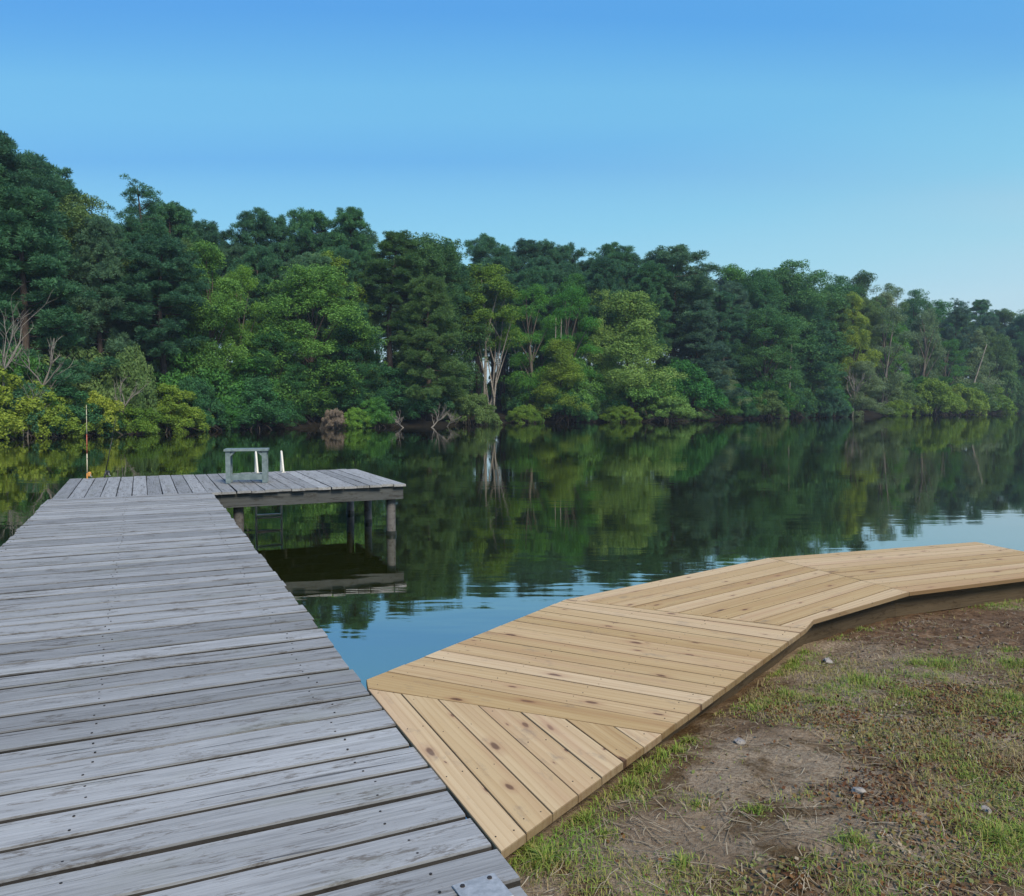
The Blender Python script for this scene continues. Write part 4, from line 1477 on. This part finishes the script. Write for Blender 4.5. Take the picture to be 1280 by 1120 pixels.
place_tree(None, at(-.222, -1.4), 2.7, 2.6, 'brown', 'brown dead hanging bush over the waterline near the platform corner', name='dead_bush', cat='bush', proto=BUSHP[1], names=('stems', 'foliage'))
for x0, h in ((-.606, 1.3), (-.612, 1.0)):
    p = at(x0, -3.0)
    o = MB().tube([(0, 0, -.4), (.03, 0, h * .5), (.05, 0, h)], [.06, .055, .045], 7).build('stake', M_SNAG, None, (p.x, p.y, 0), smooth=True)
    tag(o, 'taller pale stake in the water below the left bushes' if h > 1.2 else 'shorter dark stake in the water beside the pale one', 'stake')

# white bird wading below the yellow thicket
p = at(.557, -5.2)
bird = empty('wading_bird', (p.x, p.y, -.05), R(200))
tag(bird, 'small white wading bird in the shallows before the yellow thicket', 'bird')
M_BIRD = plain('white_feathers', (.72, .72, .70), (.82, .82, .80), .8, 40)
tb = MB()
tb.tube([(-.55, 0, .62), (-.34, 0, .74), (-.05, 0, .84), (.2, 0, .86), (.34, 0, .92), (.40, 0, 1.08), (.34, 0, 1.24), (.40, 0, 1.36), (.50, 0, 1.38)],
        [.02, .10, .18, .16, .085, .05, .045, .06, .03], 10)
tb.build('body', M_BIRD, bird, smooth=True)
MB().tube([(.50, 0, 1.38), (.68, 0, 1.35)], [.022, .004], 6).build('beak', M_CORK, bird)
for y in (-.06, .06):
    MB().tube([(-.02, y, .72), (.03, y, .40), (.0, y, -.1)], [.022, .015, .013], 6).build('leg', M_IRON, bird)

# ------------------------------------------------------------------ ground cover on the near bank
def on_bank(n, x0=-.2, x1=5.8, y0=2.0, y1=7.3):
    x = rng.uniform(x0, x1, n); y = rng.uniform(y0, y1, n)
    return x, y


SHORE = np.array([(S1.x, S1.y), (S2.x, S2.y), (S3.x, S3.y), (E_.x, E_.y)])


def from_walk(x, y):
    """distance from the boardwalk's edge on the land side (negative under it)"""
    best = np.full(np.shape(x), 1e9); sg = np.ones(np.shape(x))
    for a_, b_ in zip(SHORE[:-1], SHORE[1:]):
        d = b_ - a_
        t = np.clip(((x - a_[0]) * d[0] + (y - a_[1]) * d[1]) / (d @ d), 0, 1)
        px, py = x - a_[0] - t * d[0], y - a_[1] - t * d[1]
        dd = np.hypot(px, py); cr_ = d[0] * (y - a_[1]) - d[1] * (x - a_[0])
        m_ = dd < best
        best = np.where(m_, dd, best); sg = np.where(m_, np.where(cr_ < 0, 1, -1), sg)
    return best * sg


def across(x, y): return x * E.x + y * E.y


def blades(name, x, y, h, w, tint, mat, spread=.6, flatten=None):
    n = len(x)
    z = bank_z(x, y) - .004
    az = rng.uniform(0, 2 * math.pi, n)
    ln = np.minimum(rng.uniform(.1, 1.0, n) * spread, 1.45) if flatten is None else flatten
    d = np.stack([np.cos(az), np.sin(az), np.zeros(n)], 1)
    sd_ = np.stack([-np.sin(az), np.cos(az), np.zeros(n)], 1)
    P = np.stack([x, y, z], 1)
    up = np.array([0, 0, 1.0])
    mid = P + up * (h * .6 * (1 - .25 * ln))[:, None] + d * (h * ln * .30)[:, None]
    tip = P + up * (h * np.maximum(1 - .52 * ln, .2))[:, None] + d * (h * ln * .85)[:, None]
    W_ = sd_ * (w / 2)[:, None]
    V = np.stack([P - W_, P + W_, mid + W_ * .75, mid - W_ * .75, tip], 1).reshape(-1, 3)
    i = np.arange(n) * 5
    Q = np.stack([i, i + 1, i + 2, i + 3], 1)
    T_ = np.stack([i + 3, i + 2, i + 4], 1)
    o = link(name, np_mesh(name, V, [Q, T_], mat, np.repeat(tint, 5)))
    return o


def grass_mat():
    m, nt, out = new_mat('grass_blades')
    at_ = N(nt, 'ShaderNodeAttribute', attribute_name='tint')
    col = ramp_node(nt, at_.outputs['Fac'], [(0, (.33, .265, .15)), (.3, (.33, .290, .105)), (.55, (.27, .320, .070)), (1, (.165, .300, .045))])
    p = N(nt, 'ShaderNodeBsdfPrincipled'); p.inputs['Roughness'].default_value = .6; p.inputs['Specular IOR Level'].default_value = .2
    nt.links.new(col, p.inputs['Base Color'])
    t = N(nt, 'ShaderNodeBsdfTranslucent'); nt.links.new(col, t.inputs['Color'])
    mxs = N(nt, 'ShaderNodeMixShader'); mxs.inputs[0].default_value = .25
    nt.links.new(p.outputs[0], mxs.inputs[1]); nt.links.new(t.outputs[0], mxs.inputs[2]); nt.links.new(mxs.outputs[0], out.inputs['Surface'])
    return m


M_GRASS = grass_mat()
# bare places: the loose dirt by the far bend and the scuffed grey patch near the walk
def bare(x, y):
    a_ = np.clip(1.25 - np.hypot((x - 3.3) / 1.75, (y - 5.62) / .80), 0, 1)
    b_ = np.clip(1.35 - np.hypot((x - .98) / .45, (y - 3.42) / .42), 0, 1)
    c_ = np.clip(1.2 - np.hypot((x - .75) / .5, (y - 2.75) / .25), 0, 1)
    return np.clip(np.maximum(np.maximum(a_, b_), c_) * 2.2, 0, 1)


x, y = on_bank(420000)
fw = from_walk(x, y)
den = fbm(x * 1.5, y * 1.5, 61, 3) * .5 + fbm(x * 9, y * 9, 62, 2) * .75
den = np.clip((den - .46) * 3.2, 0, 1) * (1 - bare(x, y) * .96)
keep = (fw > -.04) & (across(x, y) > 1.04) & (rng.uniform(0, 1, len(x)) < den * .85)
x, y = x[keep], y[keep]
g = np.clip(fbm(x * 2.2, y * 2.2, 81, 3) * 2.4 - .92 + rng.normal(0, .26, len(x)) + np.clip(.25 - from_walk(x, y), 0, .25) * .8, 0, 1)
h = rng.uniform(.016, .044, len(x)) * (.7 + .7 * fbm(x * 3, y * 3, 90, 2))
o = blades('grass', x, y, h, rng.uniform(.0024, .0046, len(x)), g, M_GRASS, 1.7)
tag(o, 'thin short grass, part green and part dry, on the dirt bank', 'grass', kind='stuff')

# stronger tufts
TUFTS = [(1.73, 4.86, .08, 1.0), (1.97, 4.45, .16, 1.7), (2.6, 4.77, .15, 1.4), (2.45, 4.80, .10, 1.1), (3.02, 4.77, .15, 1.2), (3.10, 4.75, .12, 1.3), (2.63, 4.12, .16, 1.7), (2.75, 4.05, .12, 1.4),
         (1.86, 3.19, .10, .9), (1.67, 2.66, .16, 1.8), (1.80, 2.72, .10, 1.4), (3.18, 5.05, .1, .8), (2.0, 5.42, .08, .8), (1.25, 4.03, .16, .9),
         (.47, 3.14, .10, 1.6), (.56, 3.30, .09, 1.8), (.64, 3.43, .08, 1.6), (.27, 2.86, .08, 1.3), (.07, 2.62, .07, 1.9), (.10, 2.55, .08, 1.7),
         (.33, 2.74, .07, .8), (1.0, 4.03, .08, 1.3), (1.42, 4.62, .08, 1.7), (1.55, 4.72, .1, 1.2), (2.14, 4.23, .14, 1.0), (1.92, 3.47, .12, 1.0),
         (1.5, 4.3, .16, 1.0), (1.35, 4.15, .16, .9), (1.62, 4.1, .15, .9), (1.15, 2.62, .08, 1.2), (.55, 2.52, .07, 1.3), (2.2, 5.50, .12, .9), (2.5, 5.62, .1, .8),
         (.82, 3.62, .06, 1.2), (.74, 3.52, .05, 1.5), (1.2, 4.38, .06, 1.3), (1.1, 4.2, .06, 1.2), (.7, 2.95, .06, .8), (.9, 2.88, .06, 1.0), (1.9, 5.15, .05, 1.5), (1.75, 4.92, .05, 1.4)]
tx, ty, th, tg = [], [], [], []
for x0, y0, r_, k_ in TUFTS:
    n = int(330 * (r_ / .1) ** 1.3)
    rr = np.abs(rng.normal(0, .85, n)) * r_
    az = rng.uniform(0, 6.283, n)
    tx.append(x0 + rr * np.cos(az)); ty.append(y0 + rr * np.sin(az))
    th.append(rng.uniform(.018, .048, n) * k_ * np.clip(1.15 - rr / r_ * .5, .4, 1.2))
    tg.append(np.clip(rng.normal(.62, .27, n), 0, 1))
tx, ty, th, tg = map(np.concatenate, (tx, ty, th, tg))
ok = (from_walk(tx, ty) > -.02) & (across(tx, ty) > 1.05)
o = blades('grass', tx[ok], ty[ok], th[ok], rng.uniform(.0028, .0052, ok.sum()), tg[ok], M_GRASS, 1.5)
tag(o, 'longer green grass tufts along the boardwalk and over the bank', 'grass', kind='stuff')

# dry stems and pine straw lying flat
x, y = on_bank(25000)
fw = from_walk(x, y)
dn = np.clip(fbm(x * 2.0, y * 2.0, 131, 3) * 2.6 - .9 + .7 * (y < 3.0) * (x < 1.4), .05, 1) * (1 - .35 * bare(x, y))
keep = (fw > 0) & (across(x, y) > 1.04) & (rng.uniform(0, 1, len(x)) < dn)
x, y = x[keep], y[keep]
n = len(x)
az = rng.uniform(0, 6.283, n); L = rng.uniform(.03, .13, n) * np.where(rng.uniform(0, 1, n) < .08, 1.9, 1)
w = rng.uniform(.0008, .0019, n)
d = np.stack([np.cos(az), np.sin(az)], 1); sdv = np.stack([-d[:, 1], d[:, 0]], 1)
pts = []
for f in (-.5, 0, .5):
    off = rng.normal(0, .12, n) * L * (f != 0)
    px, py = x + d[:, 0] * L * f + sdv[:, 0] * off, y + d[:, 1] * L * f + sdv[:, 1] * off
    pz = bank_z(px, py) + rng.uniform(.004, .014, n)
    pts.append(np.stack([px, py, pz], 1))
W_ = np.concatenate([sdv * w[:, None], np.zeros((n, 1))], 1)
V = np.stack([pts[0] - W_, pts[0] + W_, pts[1] + W_, pts[1] - W_, pts[2] + W_ * .5, pts[2] - W_ * .5], 1).reshape(-1, 3)
i = np.arange(n) * 6
Q = np.concatenate([np.stack([i, i + 1, i + 2, i + 3], 1), np.stack([i + 3, i + 2, i + 4, i + 5], 1)])
m, nt, out = new_mat('dry_straw')
at_ = N(nt, 'ShaderNodeAttribute', attribute_name='tint')
finish(nt, out, ramp_node(nt, at_.outputs['Fac'], [(0, (.13, .085, .05)), (.5, (.27, .21, .13)), (1, (.42, .36, .25))]), .8)
tag(link('straw', np_mesh('straw', V, [Q], m, np.repeat(rng.uniform(0, 1, n), 6))), 'dry grass stems and pine straw lying on the bank', 'straw', kind='stuff')

# low reddish ground cover and leaf bits
x, y = on_bank(210000)
fw = from_walk(x, y)
dn = np.clip(fbm(x * 1.7, y * 1.7, 151, 3) * 3.0 - 1.35 + np.clip((x - .8) * .45, -.3, .75) * (y < 4.4), 0, 1) * (1 - bare(x, y))
keep = (fw > .03) & (across(x, y) > 1.05) & (rng.uniform(0, 1, len(x)) < np.maximum(dn, .02))
x, y = x[keep], y[keep]
n = len(x)
c_ = np.stack([x, y, bank_z(x, y) + rng.uniform(.0, .014, n)], 1)
nr = unit(n) * .8 + np.array([0, 0, .8]); nr /= np.linalg.norm(nr, axis=1, keepdims=True)
t_ = np.cross(nr, unit(n)); t_ /= np.linalg.norm(t_, axis=1, keepdims=True)
w_ = np.cross(nr, t_)
s_ = rng.uniform(.004, .011, n)[:, None]
V = np.stack([c_ - t_ * s_, c_ + w_ * s_ * .7, c_ + t_ * s_, c_ - w_ * s_ * .7], 1).reshape(-1, 3)
m, nt, out = new_mat('low_ground_cover')
at_ = N(nt, 'ShaderNodeAttribute', attribute_name='tint')
finish(nt, out, ramp_node(nt, at_.outputs['Fac'], [(0, (.085, .035, .015)), (.4, (.155, .075, .028)), (.62, (.17, .145, .05)), (.85, (.13, .17, .045)), (1, (.30, .25, .18))]), .8)
tg = np.clip(fbm(x * 3.1, y * 3.1, 171, 3) * 1.6 - .45 + rng.normal(0, .24, n), 0, 1)
tag(link('ground_cover', np_mesh('ground_cover', V, [np.arange(4 * n).reshape(-1, 4)], m, np.repeat(tg, 4))), 'low reddish brown weeds and leaf bits on the bank', 'ground cover', kind='stuff')

# pebbles, twigs, clods
def lump(r, seed, squash=.55):
    rr = random.Random(seed)
    V, F = [], []
    for i in range(5):
        a_ = math.pi * i / 4
        for k in range(7):
            b_ = 2 * math.pi * k / 7
            q = r * rr.uniform(.75, 1.2)
            V.append((q * math.sin(a_) * math.cos(b_), q * math.sin(a_) * math.sin(b_) * .75, q * math.cos(a_) * squash))
    for i in range(4):
        for k in range(7):
            F.append((i * 7 + k, (i + 1) * 7 + k, (i + 1) * 7 + (k + 1) % 7, i * 7 + (k + 1) % 7))
    return V, F


x, y = on_bank(2600)
fw = from_walk(x, y)
clo = np.clip(1.2 - np.hypot((x - 3.1) / 1.7, (y - 5.5) / .65), 0, 1)
keep = (fw > .03) & (across(x, y) > 1.05) & (rng.uniform(0, 1, len(x)) < .10 + .9 * clo)
T = MB()
for xx, yy, cl in zip(x[keep], y[keep], clo[keep]):
    V, F = lump(rng.uniform(.004, .011) * (1 + .9 * cl), int(xx * 1e5))
    zz = float(bank_z(np.array(xx), np.array(yy)))
    T.add([(v[0] + xx, v[1] + yy, v[2] + zz + .002) for v in V], F)
M_CLOD = plain('dirt_clods', (.10, .075, .055), (.22, .175, .135), .95, 50)
tag(T.build('dirt_clods', M_CLOD, None, smooth=True), 'small clods and pebbles of brown dirt on the bank', 'dirt', kind='stuff')

M_STONE = plain('pale_stone', (.20, .185, .17), (.33, .31, .285), .85, 35)
for xx, yy, r_, lab in ((1.037, 3.553, .034, 'pale grey stone chip on the scuffed bare patch by the boardwalk'), (1.328, 2.987, .030, 'grey stone half sunk in the weeds near the bottom'),
                        (1.978, 4.925, .045, 'flat grey stone in the dirt beyond the big green tuft'), (1.762, 2.891, .022, 'small tan stone among the red-brown weeds')):
    V, F = lump(r_, int(xx * 1000), .5)
    me = bpy.data.meshes.new('stone'); me.from_pydata(V, [], F); me.update(); me.materials.append(M_STONE)
    o = link('stone', me, None, (xx, yy, float(bank_z(np.array(xx), np.array(yy))) + r_ * .18), (.2, .1, xx * 7))
    tag(o, lab, 'stone')
